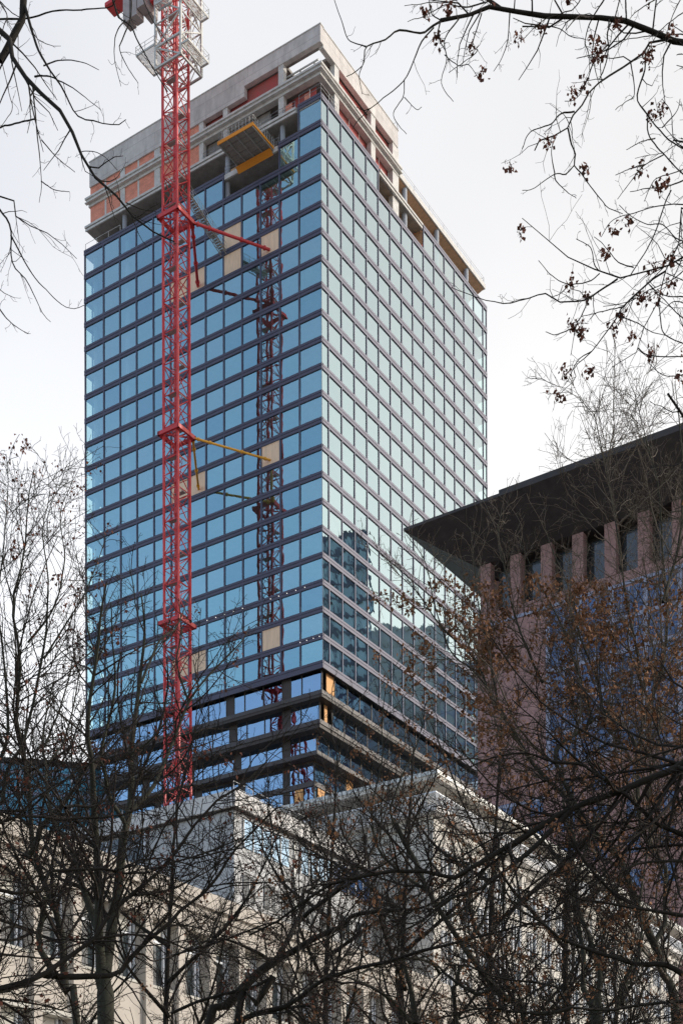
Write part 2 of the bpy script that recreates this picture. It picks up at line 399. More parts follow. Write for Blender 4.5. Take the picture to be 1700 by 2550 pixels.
# slab edge at z 168.6 all round the crown, with its rim
e = TM()
e.box(0.2, 1.1, 0.2, 43.1, 167.62, 168.95); e.box(1.1, 21.2, 0.2, 1.1, 167.62, 168.95)
e.box(20.2, 21.2, 1.1, 43.1, 167.62, 168.95); e.box(1.1, 20.2, 42.2, 43.1, 167.62, 168.95)
o = e.build('ring_beam', conc_light)
r_ = TM()
for za, zc_ in ((168.62, 168.9), (168.05, 168.2)):
    r_.box(-0.28, 0.2, -0.28, 43.45, za, zc_); r_.box(0.2, 21.5, -0.28, 0.2, za, zc_)
r_.box(-0.08, 0.2, -0.08, 43.2, 168.2, 168.62); r_.box(0.2, 21.2, -0.08, 0.2, 168.2, 168.62)
r_.build('slab_rim', conc_light, o)
# crown fascia, stepped on the left face
p_ = TM()
p_.box(0.2, 0.9, 0.2, 13.2, 172.1, 174.45); p_.box(0.2, 0.9, 13.2, 42.9, 170.62, 174.45)
p_.box(0.9, 21.0, 0.2, 0.9, 171.75, 174.3)
p_.box(20.3, 21.0, 0.9, 42.9, 170.6, 174.4); p_.box(0.9, 20.3, 42.2, 42.9, 168.95, 174.4)
o = p_.build('crown_wall', concrete)
cap = TM().box(0.12, 0.98, 0.12, 42.98, 174.452, 174.58).box(0.98, 21.08, 0.12, 0.98, 174.302, 174.42); cap.build('wall_coping', conc_light, o)
# roof deck with the opening near the corner
d_ = TM(); d_.box(3.4, 20.3, 0.9, 42.2, 172.3, 172.7); d_.box(0.9, 3.4, 6.6, 42.2, 172.3, 172.7); d_.box(0.9, 1.5, 0.9, 6.6, 172.3, 172.7)
d_.build('roof_deck', conc_dark)
TM().bar((1.2, 1.2, 170.8), (1.2, 6.5, 170.8), .12, 6).bar((2.4, 1.2, 170.0), (2.4, 6.5, 170.0), .12, 6).bar((1.2, 1.8, 170.8), (2.4, 3.2, 170), .09, 6).bar((2.4, 5.2, 170), (1.2, 4.2, 170.8), .09, 6).build('roof_truss', steel_g)
for a0, a1 in ((6.45, 7.35), (16.3, 17.1), (20.7, 21.5), (28.9, 30.0), (35.8, 36.7)):
    top = 172.1 if a0 < 13 else 170.62
    TB('concrete_column', conc_light, 0.3, 1.05, a0, a1, 168.95, top)
    TB('concrete_column', conc_light, 0.3, 1.05, a0, a1, 164.62, 167.62)
for a0, a1 in ((3.9, 5.0), (13.5, 14.7), (19.6, 21.3)):
    TB('concrete_column', conc_light, a0, a1, 0.3, 1.05, 168.95, 171.75)
    TB('concrete_column', conc_light, a0, a1, 0.3, 1.05, 164.62 if a0 < 19 else 160.9, 167.62)
for a in (7.0, 16.7, 36.3, 26.5):
    TM().bar((0.85, a, 157.0 if a < 17 else 160.9), (0.85, a, 163.9), 0.36, 12).build('round_column', col_grey)
for a in (23.8, 33.7, 43.6):
    TM().bar((a, 0.8, 160.9), (a, 0.8, 167.8), 0.42, 12).build('round_column', col_grey)
for a in (9.0, 14.2): TM().bar((a, 0.9, 160.9), (a, 0.9, 163.9), 0.36, 12).build('round_column', col_grey)
# brick infill, left part
for a0, a1 in ((21.5, 24.6), (24.95, 28.9), (30.0, 33.0), (33.35, 35.8), (36.7, 39.6), (39.95, 42.9)):
    for z0, z1 in ((168.95, 170.62), (164.62, 167.62)):
        TB('brick_panel', brick, 0.42, 0.7, a0, a1, z0, z1)
for a in (24.78, 33.18, 39.78):
    for z0, z1 in ((168.95, 170.62), (164.62, 167.62)):
        TB('concrete_post', conc_light, 0.4, 0.72, a - .17, a + .17, z0, z1)
# dark red walls set back inside the crown
TB('inner_wall', redwall, 1.12, 1.25, 7.35, 20.7, 168.3, 172.1)
TB('inner_wall', redwall, 5.0, 19.6, 1.12, 1.25, 168.3, 171.7)
TB('inner_wall', redwall, 3.6, 3.75, 2.0, 6.5, 168.3, 172.2)
TB('inner_wall', redwall, 1.6, 1.75, 1.9, 6.4, 164.62, 167.62)
TB('inner_wall', redwall, 5.0, 19.6, 1.2, 1.35, 164.62, 167.62)
TB('inner_wall', conc_dark, 1.3, 1.45, 9.5, 20.7, 164.62, 167.62)
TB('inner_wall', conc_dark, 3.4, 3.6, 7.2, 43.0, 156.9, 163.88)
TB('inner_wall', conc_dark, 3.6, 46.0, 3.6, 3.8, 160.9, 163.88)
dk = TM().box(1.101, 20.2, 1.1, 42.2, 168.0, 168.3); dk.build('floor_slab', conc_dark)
TB('inner_post', redwall, 1.6, 2.0, 5.4, 6.3, 164.62, 167.62)
# corner edge protection posts
def railing(pts, h, posts, mat_, name, parent=tower, r=0.03, rails=(1.0, 0.55), cls=TM):
    b = cls()
    for p, q in zip(pts[:-1], pts[1:]):
        p = Vector(p); q = Vector(q); n = max(1, int((q - p).length / posts))
        for i in range(n + 1):
            c = p.lerp(q, i / n); b.bar(c, c + Vector((0, 0, h)), r * 1.3, 4)
        for f in rails: b.bar(p + Vector((0, 0, h * f)), q + Vector((0, 0, h * f)), r, 4)
    return b.build(name, mat_, parent)
railing([(0.1, 16.6, 160.9), (0.1, 7.2, 160.9)], 1.1, 1.6, rail_m, 'guard_rail')
railing([(0.1, 3.7, 165.0), (0.1, 0.1, 165.0), (4.2, 0.1, 165.0)], 1.2, 1.5, rail_m, 'guard_rail')
railing([(0.1, 20.6, 164.66), (0.1, 4.4, 164.66)], 1.1, 2.0, rail_m, 'guard_rail')
railing([(0.15, 43.7, 161.2), (0.15, 36.6, 161.2)], 1.0, 2.2, conc_light, 'guard_rail', r=0.03, rails=(1.0,))
rg_ = random.Random(3)
for i in range(9): a = 8.0 + i * .95; TM().bar((1.0 + rg_.random() * .6, a, 160.9), (1.0 + rg_.random() * .6, a, 163.88), .045, 6).build('prop', steel_g)
for i in range(7): a = 1.2 + i * 2.7; TM().bar((a + 4.6, .9, 164.62), (a + 4.6, .9, 167.62), .05, 6).build('prop', steel_g)
for a, h, w in ((8.2, .9, 1.4), (10.4, .5, 1.0), (13.6, 1.2, .8), (15.0, .7, .9)): TB('timber_stack', timber, .5, 1.1, a, a + w, 160.88, 160.9 + h)
for a, w in ((2.2, .9), (5.2, 1.1)): TB('site_netting', brick, .55, .6, a, a + w, 164.62, 166.3)
# low roof towards the right end, timber soffit below it
lr = TM().box(21.4, 49.2, 0.35, 12, 167.95, 168.55); o = lr.build('low_roof', conc_light)
TM().box(21.4, 49.35, 0.15, 0.35, 167.75, 168.5).box(49.2, 49.35, .35, 12, 167.75, 168.5).build('roof_edge', conc_light, o)
s_ = TM().poly([(21.4, 0.4, 167.74), (49.2, 0.4, 167.74), (49.2, 3.6, 166.6), (21.4, 3.6, 166.6)])
s_.build('timber_soffit', timber)
TB('timber_wall', timber, 21.4, 48.6, 3.6, 3.75, 164.7, 167.2)
TM().bar((23, 3.0, 166.7), (32, 3.0, 166.2), .12, 6).bar((32, 3.0, 166.2), (34.5, 3.0, 165.4), .12, 6).build('red_pipe', red_m)
railing([(21.6, 0.4, 168.55), (49.2, 0.4, 168.55), (49.2, 4.5, 168.55)], 1.15, 4.2, rail_m, 'guard_rail', rails=(1.0, 0.62, 0.28), r=0.022)
TB('debris_net', timber, 28.1, 28.2, 0.3, 3.4, 161.2, 164)
for a, b_ in ((17.4, 1.5), (19.6, 2.6), (24.5, 2.2), (26.8, 1.4)):
    TM().box(a, a + 1.2, b_, b_ + .8, 161, 162.6).build('insulation_bale', yel_m)

# recessed lower storeys
def lower(k_, inset, z0, z1, bz0):
    a = inset
    m = TM()
    def post(*a_):
        if k_ < 3: TB('lower_mullion', soffit_m, *a_)
        else: m.box(*a_)
    g0 = TM()
    n = 13; w = (L1 - 2 * a) / n
    for i in range(n):
        x0 = a + i * w
        g0.poly([(a, x0 + .08, z0), (a, x0 + w - .08, z0), (a, x0 + w - .08, z1), (a, x0 + .08, z1)])
        post(a - .06, a + .1, x0 - .08, x0 + .08, z0, z1)
        if i % 3 == 1: post(a - .03, a + .08, x0 + w * .55, x0 + w - .08, z0, z1)
    n = 15; w = (L2 - 2 * a) / n
    gr = TM()
    for i in range(n):
        x0 = a + i * w
        if not (i == 0 and k_ < 2):
            gr.poly([(x0 + .08, a, z0), (x0 + w - .08, a, z0), (x0 + w - .08, a, z1), (x0 + .08, a, z1)])
        post(x0 - .08, x0 + .08, a - .06, a + .1, z0, z1)
    g0.build('lower_window', glass_lo); gr.build('lower_window', glass_lo)
    if k_ >= 3: tag(m.build('lower_mullion', soffit_m), kind='stuff')
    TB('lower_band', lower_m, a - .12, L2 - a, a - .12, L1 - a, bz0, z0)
    if k_ < 2:
        TB('board_panel', ply_warm, a + 1.2, a + (3.3 if k_ == 0 else 1.9), a + .02, a + .10, z0 + .1, z1 - .1)
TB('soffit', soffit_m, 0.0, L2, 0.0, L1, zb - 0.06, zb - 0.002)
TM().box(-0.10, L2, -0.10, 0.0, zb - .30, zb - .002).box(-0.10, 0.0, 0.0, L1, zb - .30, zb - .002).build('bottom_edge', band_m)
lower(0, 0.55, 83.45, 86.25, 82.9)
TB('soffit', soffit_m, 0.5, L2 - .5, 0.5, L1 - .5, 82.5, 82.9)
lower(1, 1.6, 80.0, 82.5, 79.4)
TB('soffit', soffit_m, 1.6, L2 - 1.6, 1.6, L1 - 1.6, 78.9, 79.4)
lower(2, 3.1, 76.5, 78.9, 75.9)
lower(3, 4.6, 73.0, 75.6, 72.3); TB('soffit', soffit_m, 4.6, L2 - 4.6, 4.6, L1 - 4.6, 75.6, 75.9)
lower(4, 4.7, 69.4, 72.3, 68.7)
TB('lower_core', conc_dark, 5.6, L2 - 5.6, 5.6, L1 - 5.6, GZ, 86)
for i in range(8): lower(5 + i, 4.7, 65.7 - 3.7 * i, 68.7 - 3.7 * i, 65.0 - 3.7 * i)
for a, z in ((5.5, 69.6), (8.2, 66.0), (13.0, 73.2), (5.2, 62.2)): TB('board_panel', ply_warm, a, a + 1.7, 4.55, 4.62, z, z + 2.6)
for a, z in ((6.5, 69.6), (12.2, 66.0), (20.0, 66.0)): TB('board_panel', ply_warm, 4.55, 4.62, a, a + 1.4, z, z + 2.6)
# work lights strung along two bands
wl = bpy.data.materials.new('work_lamp'); wl.use_nodes = True
wl.node_tree.nodes['Principled BSDF'].inputs['Emission Color'].default_value = (1, .95, .85, 1)
wl.node_tree.nodes['Principled BSDF'].inputs['Emission Strength'].default_value = 1.0
for z_, ts in ((zk(17) - .42 - FH * 0, (2.9, 4.4, 5.9, 7.3, 8.7, 13.6, 15.2, 16.8, 18.4, 20)), (zk(19) - .42, (0.5, 1.5, 2.6, 3.7))):
    for t_ in ts: TM().bar((-0.12, t_, z_), (-0.02, t_, z_), 0.04, 8).build('work_lamp', wl)

# cantilevered loading platform
pf = thing('loading_platform', 'orange edged loading platform jutting out of an open storey of the tower', 'platform',
           C0 + D2 * -4.8 + D1 * 8 + Vector((0, 0, 160.6)), RZ)
q = MB().box(0, 6.6, 0, 6.0, 0.16, 0.28); q.build('deck', steel_d, pf)
q = MB()
for i in range(5): q.box(0, 6.6, 0.05 + i * 1.45, 0.17 + i * 1.45, -0.12, 0.16)
q.build('joist', steel_g, pf)
q = MB()
for i in range(7): q.box(0.05 + i * .9, .12 + i * .9, 0.2, 5.9, 0.02, 0.16)
q.build('cross_joist', conc_dark, pf)
MB().box(-0.1, 0, -0.08, 6.08, -0.05, 0.42).build('edge_board', orange_m, pf)
MB().box(0, 4.8, -0.08, 0, 0.02, 0.34).build('edge_board', orange_m, pf)
MB().poly([(4.2, 0.1, -0.10), (4.85, 0.1, -.62), (4.85, 6.2, -.62), (4.2, 6.2, -0.10)]).poly([(4.25, 0.1, -0.15), (4.25, 6.2, -0.15), (4.9, 6.2, -.67), (4.9, 0.1, -.67)]).build('ramp_board', orange_m, pf)
railing([(5.6, 0.05, 0.28), (0.05, 0.05, 0.28), (0.05, 6.0, 0.28), (5.0, 6.0, 0.28)], 1.3, 0.55, steel_g, 'guard_rail', pf, 0.022, (1.0, 0.66, 0.33), MB)

# ------------------------------------------------------------------ the crane
CS, CT, CW = -10.75, 16.7, 2.5       # centre in tower coordinates, leg spacing
crane = thing('tower_crane', 'red lattice tower crane with white climbing cage tied to the blue glass tower', 'crane',
              C0 + D2 * CS + D1 * CT + Vector((0, 0, GZ)), RZ)
CTOP = 186.0 - GZ
def leg(x, y): return MB().bar((x, y, 0), (x, y, CTOP), 0.19, 4, up=(1, 0, 0)).build('leg', red_m, crane)
hw = CW / 2
for x, y in ((-hw, -hw), (-hw, hw), (hw, -hw), (hw, hw)): leg(x, y)
SH = 4.3
nsec = int(CTOP / SH)
for fi, (ax, sgn) in enumerate((('x', -1), ('x', 1), ('y', -1), ('y', 1))):
    m = MB()
    for i in range(nsec):
        z = i * SH
        P = (lambda u, zz: (sgn * hw, u, zz)) if ax == 'x' else (lambda u, zz: (u, sgn * hw, zz))
        r = 0.068
        m.bar(P(-hw, z), P(hw, z), 0.075)
        # K-shaped zigzag, two per section
        h = SH / 2
        for j in range(2):
            a, b2 = (-hw, hw) if (j + fi) % 2 else (hw, -hw)
            m.bar(P(a, z + j * h), P(b2, z + (j + 1) * h), r)
        m.bar(P(-hw, z + h), P(hw, z + h), .05); m.bar(P(-hw, z + h), P(0, z + h * 1.5), r * .7); m.bar(P(hw, z + h * 0.02), P(0, z + h * .5), r * .7)
    m.build('lattice_face', red_m, crane)
# ladder, landings, bolts inside the mast
lad = MB()
for i in range(nsec):
    z = i * SH + 0.4; x = 0.55 * (-1 if i % 2 else 1)
    lad.bar((x - .25, .5, z), (x - .25, -.3, z + SH), .035); lad.bar((x + .25, .5, z), (x + .25, -.3, z + SH), .035)
    for j in range(12): lad.bar((x - .25, .5 - j * .066, z + j * .36), (x + .25, .5 - j * .066, z + j * .36), .022)
lad.build('ladder', red_m, crane)
for i in range(1, nsec, 1):
    z = i * SH + 0.15
    MB().box(-.95 if i % 2 else .25, -.25 if i % 2 else .95, -0.8, 0.8, z, z + .05).build('landing', steel_d, crane)
for i in range(2, nsec): MB().box(-1.0, 0.9, -0.98, -0.90, i * SH + .1, i * SH + .28).build('cross_plate', crane_w, crane)
# tie collars and struts to the tower
def strut(p, q, mt, r):
    b = MB().bar(p, q, r, 10)
    d = Vector(q) - Vector(p)
    for f in (0.05, 0.2, 0.62, 0.93):
        c = Vector(p) + d * f; b.bar(c - d.normalized() * .12, c + d.normalized() * .12, r * 1.55, 10)
    return b.build('tie_strut', mt, crane)
for zc, mt, zend in ((147.45, red_m, 146.9), (117.9, yel_m, 117.4), (92.0, red_m, 91.6)):
    zc -= GZ; zend -= GZ
    c = 1.72; m = MB()
    for a, b_ in (((-c, -c), (c, -c)), ((-c, c), (c, c)), ((-c, -c), (-c, c)), ((c, -c), (c, c))):
        m.box(min(a[0], b_[0]) - .15, max(a[0], b_[0]) + .15, min(a[1], b_[1]) - .15, max(a[1], b_[1]) + .15, zc - .26, zc + .26)
    m.build('tie_collar', red_m, crane)
    m = MB().bar((-hw, -hw, zc), (hw, hw, zc), .12).bar((-hw, hw, zc), (hw, -hw, zc), .12); m.build('collar_brace', red_m, crane)
    for tt in ((8.75, 21.6) if zc > 100 else ()):
        strut((c, -c if tt < 15 else -c + .3, zc), (-CS + .05, tt - CT, zend), mt, 0.21 if mt is red_m else 0.16)
    if mt is red_m and zc > 120: pass
# climbing cage
GC = (0.0, -0.55); g = 2.2
zr = [167.3, 170.15, 173.3, 176.6, 180.2]
cage = MB()
def G(i, z):  # cage corners
    return Vector((GC[0] + (-g, g, g, -g)[i], GC[1] + (-g, -g, g, g)[i], z - GZ))
for i in range(4):
    cage.bar(G(i, zr[0]), G(i, zr[-1]), .2)
    j = (i + 1) % 4
    for n_, z in enumerate(zr): cage.bar(G(i, z), G(j, z), .17 if n_ in (0, 1, 3) else .1)
    for n_ in range(len(zr) - 1):
        a, b_ = (G(i, zr[n_]), G(j, zr[n_ + 1])) if n_ % 2 else (G(j, zr[n_]), G(i, zr[n_ + 1]))
        cage.bar(a, b_, .11)
        mid = (G(i, zr[n_]) + G(j, zr[n_])) / 2
        cage.bar(mid, (G(i, zr[n_ + 1]) + G(j, zr[n_ + 1])) / 2, .08); cage.bar(mid, G(i, zr[n_ + 1]), .06)
cage.build('climbing_cage', crane_w, crane)
# platforms with rails: (x0,x1,y0,y1,z)
def balcony(x0, x1, y0, y1, z, open_side=None, bars=4):
    z -= GZ
    b = MB()
    n_ = int((y1 - y0) / .16)
    for q_ in range(1, n_): b.box(x0 + .1, x1 - .1, y0 + q_ * .16 - .03, y0 + q_ * .16 + .03, z, z + .05)
    b.box(x0, x1, y0, y0 + .1, z - .14, z + .14); b.box(x0, x1, y1 - .1, y1, z - .14, z + .14); b.box(x0, x0 + .1, y0 + .1, y1 - .1, z - .14, z + .14); b.box(x1 - .1, x1, y0 + .1, y1 - .1, z - .14, z + .14)
    o = b.build('platform', crane_w, crane)
    railing([(x0, y0, z), (x1, y0, z), (x1, y1, z), (x0, y1, z), (x0, y0, z)], 1.15, 1.1, crane_w, 'platform_rail', o, 0.028, (1.0, .55), MB)
balcony(-g - .3, g - 0.9, GC[1] + g, GC[1] + g + 3.3, 170.5)
balcony(-g, g, GC[1] - g - 1.35, GC[1] - g, 168.6)
balcony(-g, g, GC[1] - g - 1.35, GC[1] - g, 174.8)
balcony(-g - 1.1, -g, -1.2, 1.0, 174.9)
# slewing head, counter jib with ballast, jib
z = 181.0 - GZ
MB().bar((0, 0, z), (0, 0, z + 1.0), 1.9, 20).build('slewing_ring', red_m, crane)
MB().box(-1.8, 1.8, -1.8, 1.8, z + 1.0, z + 2.6).build('slewing_platform', red_m, crane)
MB().box(-1.0, 1.0, 1.8, 12, z + 1.0, z + 1.5).build('counter_jib', red_m, crane)
for y0, x0, w in ((4.3, -1.3, 1.15), (5.6, -1.3, 1.15), (4.3, 0.15, 1.15), (7.0, -1.2, 1.15)):
    MB().box(x0 - .3, x0 + 1.25, y0, y0 + w, 177.3 - GZ + (0.7 if y0 < 5 else 0), z + 1.0).build('ballast_block', ballast_m, crane)
MB().box(-0.6, 1.0, 2.2, 4.0, 178.9 - GZ, z + 1.0).build('winch_housing', red_m, crane)
jb = MB()
for i in range(14):
    y = -1.8 - i * 2.2
    for x in (-.7, .7): jb.bar((x, y, z + 1.6), (x, y - 2.2, z + 1.6), .09)
    jb.bar((0, y, z + 3.0), (0, y - 2.2, z + 3.0), .09)
    for x in (-.7, .7): jb.bar((x, y, z + 1.6), (0, y - 1.1, z + 3.0), .05); jb.bar((0, y - 1.1, z + 3.0), (x, y - 2.2, z + 1.6), .05)
jb.build('jib', red_m, crane)
for f in (1.75, -1.75):
    pass

# gangway from the mast down to the open storey behind the boards
gw = thing('gangway', 'grey scaffold gangway sloping from the crane mast to the boarded opening of the glass tower', 'gangway',
           C0 + D2 * (CS + 1.3) + D1 * (CT - .6) + Vector((0, 0, 151.6)), RZ)
pa = Vector((0, 0, 0)); pb = Vector((9.3, 0.6, -2.3))
m = MB()
for dy in (-.45, .45):
    for dz in (0, .45): m.bar(pa + Vector((0, dy, dz)), pb + Vector((0, dy, dz)), .06)
    n = 12
    for i in range(n):
        a = pa.lerp(pb, i / n) + Vector((0, dy, 0)); b_ = pa.lerp(pb, (i + 1) / n) + Vector((0, dy, .45)); m.bar(a, b_, .035)
m.build('truss', steel_d, gw)
m = MB()
for i in range(24):
    a = pa.lerp(pb, i / 24) + Vector((0, 0, .48)); m.box(a.x, a.x + .3, a.y - .42, a.y + .42, a.z, a.z + .05)
m.build('tread', steel_d, gw)
m = MB()
for dy in (-.48, .48):
    for h in (.95, 1.5): m.bar(pa + Vector((0, dy, h)), pb + Vector((0, dy, h)), .03)
    for i in range(9):
        c = pa.lerp(pb, i / 8) + Vector((0, dy, .4)); m.bar(c, c + Vector((0, 0, 1.12)), .03)
m.build('handrail', steel_g, gw)

# ------------------------------------------------------------------ the eaved building on the right
THJ = TH + 0.02
J1 = Vector((-math.cos(THJ), math.sin(THJ), 0)); J2 = Vector((math.sin(THJ), math.cos(THJ), 0))
E_ = at(1004.5, 1313.4, 175.0); OV = 6.75; KJ = 165 / 175.0
W0 = (E_ + (-J1 + J2) * OV) * KJ; W0.z = GZ
# local frame: x along the visible front (to the right, nearer), y into the building
JRZ = math.atan2(-J1.y, -J1.x)
jc = thing('eaved_high_rise', 'pink stone high rise with dark overhanging eave and blue windows, right of the glass tower', 'building', W0, JRZ); jc.scale = (KJ, KJ, KJ)
jz = lambda z: z - GZ
WJ, DJ = 30.0, 36.0
B('wall', pink, jc, 0, WJ, 0, DJ, 0, jz(86.2))
B('upper_core', roof_dark, jc, 2.2, WJ - 2.2, 2.2, DJ - 2.2, jz(86.2), jz(92.6))
# roof: thin edge, soffit falling to the wall head
r_ = MB(); o_ = OV; ze = jz(96.6); zw = jz(92.6)
e4 = [(-o_, -o_), (WJ + o_, -o_), (WJ + o_, DJ + o_), (-o_, DJ + o_)]; w4 = [(0, 0), (WJ, 0), (WJ, DJ), (0, DJ)]
for i in range(4):
    j = (i + 1) % 4
    r_.poly([(*e4[i], ze - .35), (*w4[i], zw), (*w4[j], zw), (*e4[j], ze - .35)])
    r_.poly([(*e4[i], ze - .35), (*e4[j], ze - .35), (*e4[j], ze), (*e4[i], ze)])
r_.poly([(*p, ze) for p in e4]); r_.poly([(*p, zw) for p in reversed(w4)])
roof = r_.build('roof', roof_dark, jc)
B('roof_upstand', roof_dark, roof, 6.5, WJ + o_ - .3, -o_ + .25, -o_ + 1.2, ze, ze + .55)
for i in range(7):
    x = 0.5 + i * 4.2
    B('pillar', pink, jc, x, x + 1.45, -0.06, 1.0, jz(86.202), jz(92.55))
for i in range(1, 8): B('pillar', pink, jc, -0.06, 1.0, i * 4.4, i * 4.4 + 1.45, jz(86.202), jz(92.55))
for i in range(7):
    x = 1.95 + i * 4.2
    B('loggia_window', win_dark, jc, x + .3, x + 2.4, 1.6, 1.7, jz(86.3), jz(91.8))
B('string_course', lav_m, jc, -0.08, WJ, -0.14, 0.0, jz(84.55), jz(84.95))
B('string_course', lav_m, jc, -0.08, 9.4, -0.1, 0.0, jz(61.2), jz(61.6))
# gridded bay of blue windows
gx0 = 9.9
nfl = 5; fl = 3.95
for r0 in range(nfl):
    z1 = 84.5 - r0 * fl; z0 = z1 - fl
    for c0 in range(4):
        x0 = gx0 + c0 * 4.2 + .25; x1 = gx0 + (c0 + 1) * 4.2 - .25
        w_ = B('window', win_blue, jc, x0, x1, -0.05, -0.02, jz(z0 + .55), jz(z1 - .25))
        f = MB()
        for q_ in range(1, 4): f.box(x0 + (x1 - x0) * q_ / 4 - (.10 if q_ == 2 else .035), x0 + (x1 - x0) * q_ / 4 + (.10 if q_ == 2 else .035), -.10, -.05, jz(z0 + .55), jz(z1 - .25))
        for q_ in (1, 2): f.box(x0, x1, -.09, -.05, jz(z0 + .55 + (fl - .8) * q_ / 3) - .03, jz(z0 + .55 + (fl - .8) * q_ / 3) + .03)
        f.build('glazing_bar', lav_m, w_)
    B('grid_band', lav_m, jc, gx0, gx0 + 17.1, -.20, -.055 + .05, jz(z0) - .12, jz(z0 + .38))
for c0 in range(5):
    B('grid_post', lav_m, jc, gx0 + c0 * 4.2 - .28, gx0 + c0 * 4.2 + .28, -.24, -.003, jz(84.5 - nfl * fl), jz(84.5))
for r0 in range(4):
    for c0 in range(6):
        x0 = 3.2 + c0 * 4.2; z1 = 63.2 - r0 * 4.2 - (0 if c0 > 1 else 1.5)
        w_ = B('window', win_blue, jc, x0, x0 + 1.7, -.04, -.003, jz(z1 - 2.2), jz(z1))
        B('frame', lav_m, w_, x0 + .78, x0 + .92, -.08, -.04, jz(z1 - 2.2), jz(z1))

# ------------------------------------------------------------------ low buildings
def rz(v): return math.atan2(v.y, v.x)
# A: cream wing with pilasters, along the street; local x = along the face (away), y = into the building (left)
PA = at(0, 2034, 63.9); PA.z = GZ
A0 = PA - D2 * 18
ba = thing('cream_wing', 'cream rendered low wing with tall recessed windows and flat parapet behind the trees', 'building', A0, RZ)
LA = 76.0
az = lambda z: z - GZ
B('wall', cream_g, ba, 0, LA, 0.95, 6.4, 0, az(20.6))
B('parapet', cream, ba, -.1, LA + .1, 0.0, 6.4, az(20.95), az(22.05))
B('cornice', cream, ba, -.25, LA + .25, -0.22, 0.0, az(21.35), az(22.2))
B('frieze', cream, ba, 0, LA, 0.12, 0.95, az(19.95), az(20.95))
nb = int(LA / 2.66)
for i in range(nb):
    x = 18.0 + 2.2 + 2.66 * (i - 7)          # fin to the right of each window bay
    if x < 0.2 or x > LA - 3: continue
    B('pilaster', cream, ba, x, x + .56, 0.1, 0.945, az(6.6), az(19.95))
    xw = x + .60; ww = 2.02
    for z0, z1 in ((16.45, 19.9), (9.3, 13.6)):
        w_ = B('window', win_dark, ba, xw + .1, xw + ww - .05, 0.90, 0.948, az(z0), az(z1))
        f = MB().box(xw + ww - .45, xw + ww - .33, .78, .90, az(z0), az(z1)).box(xw + ww - .13, xw + ww - .03, .80, .90, az(z0), az(z1)).box(xw + .02, xw + .1, .80, .90, az(z0), az(z1))
        f.build('frame', frame_w, w_)
        B('transom', frame_w, w_, xw + .1, xw + ww - .45, .83, .90, az(z1 - .95) - .06, az(z1 - .95) + .06)
        B('blind', stone_w if (i * 7) % 3 else cream_g, w_, xw + .12, xw + ww - .5, .86, .899, az(z1 - .6 - (i * 5 % 4) * .25), az(z1))
        B('sill', cream_g, w_, xw - .03, xw + ww + .03, .30, .90, az(z0) - .14, az(z0) - .002)
    B('spandrel', cream, ba, xw - .035, xw + ww + .035, 0.35, 0.945, az(13.9), az(16.28))
    B('lintel', cream_g, ba, xw - .035, xw + ww + .035, 0.2, 0.945, az(13.62), az(13.88))
B('plinth', cream_g, ba, -.1, LA, 0.05, 0.94, 0, az(6.58))

# B: pale modern block with a deep white parapet
PB = at(585, 1952, 90.0); PB.z = GZ; KB = 90 / 108.6
bb = thing('pale_modern_block', 'pale grey modern block with white parapet and white framed ribbon windows below the crane', 'building', PB, RZ); bb.scale = (KB, KB, KB)
# local x = s, y = t
B('wall', grey_r, bb, 0.5, 21.0, 0.5, 24, 0, az(38.6))
pp = MB().box(0, 21.4, 0, .5, az(38.7), az(40.0)).box(0, .5, .5, 24.4, az(38.7), az(40.0)).box(.5, 21.4, .5, 24.4, az(38.62), az(39.2)); pp.build('parapet', white_r, bb)
B('shadow_gap', soffit_m, bb, .2, 21.2, .2, 24.2, az(38.6), az(38.7) - .001)
for i in range(5):
    x = 1.7 + i * 1.25
    w_ = B('window', glass_lo, bb, x, x + 1.15, .42, .46, az(35.95), az(38.2))
    B('frame', white_r, w_, x - .1, x, .36, .46, az(35.85), az(38.3))
for i in range(9):
    x = 9.6 + i * 1.22
    w_ = B('window', win_blue if i > 3 else glass_lo, bb, x, x + 1.1, .42, .46, az(35.95), az(38.2))
    B('frame', white_r, w_, x - .12, x, .36, .46, az(35.85), az(38.3))
for r0 in range(3):
    for i in range(7):
        x = 1.6 + i * 2.8; z1 = 33.8 - r0 * 3.9
        w_ = B('window', win_dark, bb, x, x + 1.5, .40, .48, az(z1 - 2.0), az(z1)); B('frame', white_r, w_, x + .7, x + .8, .36, .40, az(z1 - 2), az(z1))
for i in range(6):
    y = 9.6 + i * 2.1
    for z0, z1 in ((35.9, 37.4), (37.5, 38.4)):
        w_ = B('window', win_dark, bb, .38, .44, y, y + 1.9, az(z0), az(z1))
        B('frame', frame_w, w_, .30, .44, y - .18, y - .002, az(z0), az(z1))
B('window_rail', frame_w, bb, .28, .44, 9.3, 22.4, az(37.4), az(37.5)); B('window_sill', frame_w, bb, .24, .46, 9.2, 22.5, az(35.7), az(35.9))

for x, y, w, h in ((3, 5, 2.2, 1.6), (8, 9, 3.0, 1.2), (14, 4, 1.6, 2.0), (5, 15, 2.5, 1.4)): B('roof_vent', steel_g, bb, x, x + w, y, y + w * .8, az(38.6), az(39.2 + h))
railing([(0.6, 0.6, az(40.0)), (21.0, 0.6, az(40.0))], 0.9, 2.4, rail_m, 'roof_rail', bb, .02, (1.0, .5), MB)
B('downpipe', steel_g, bb, 8.6, 8.72, .38, .5, 0, az(38.6))
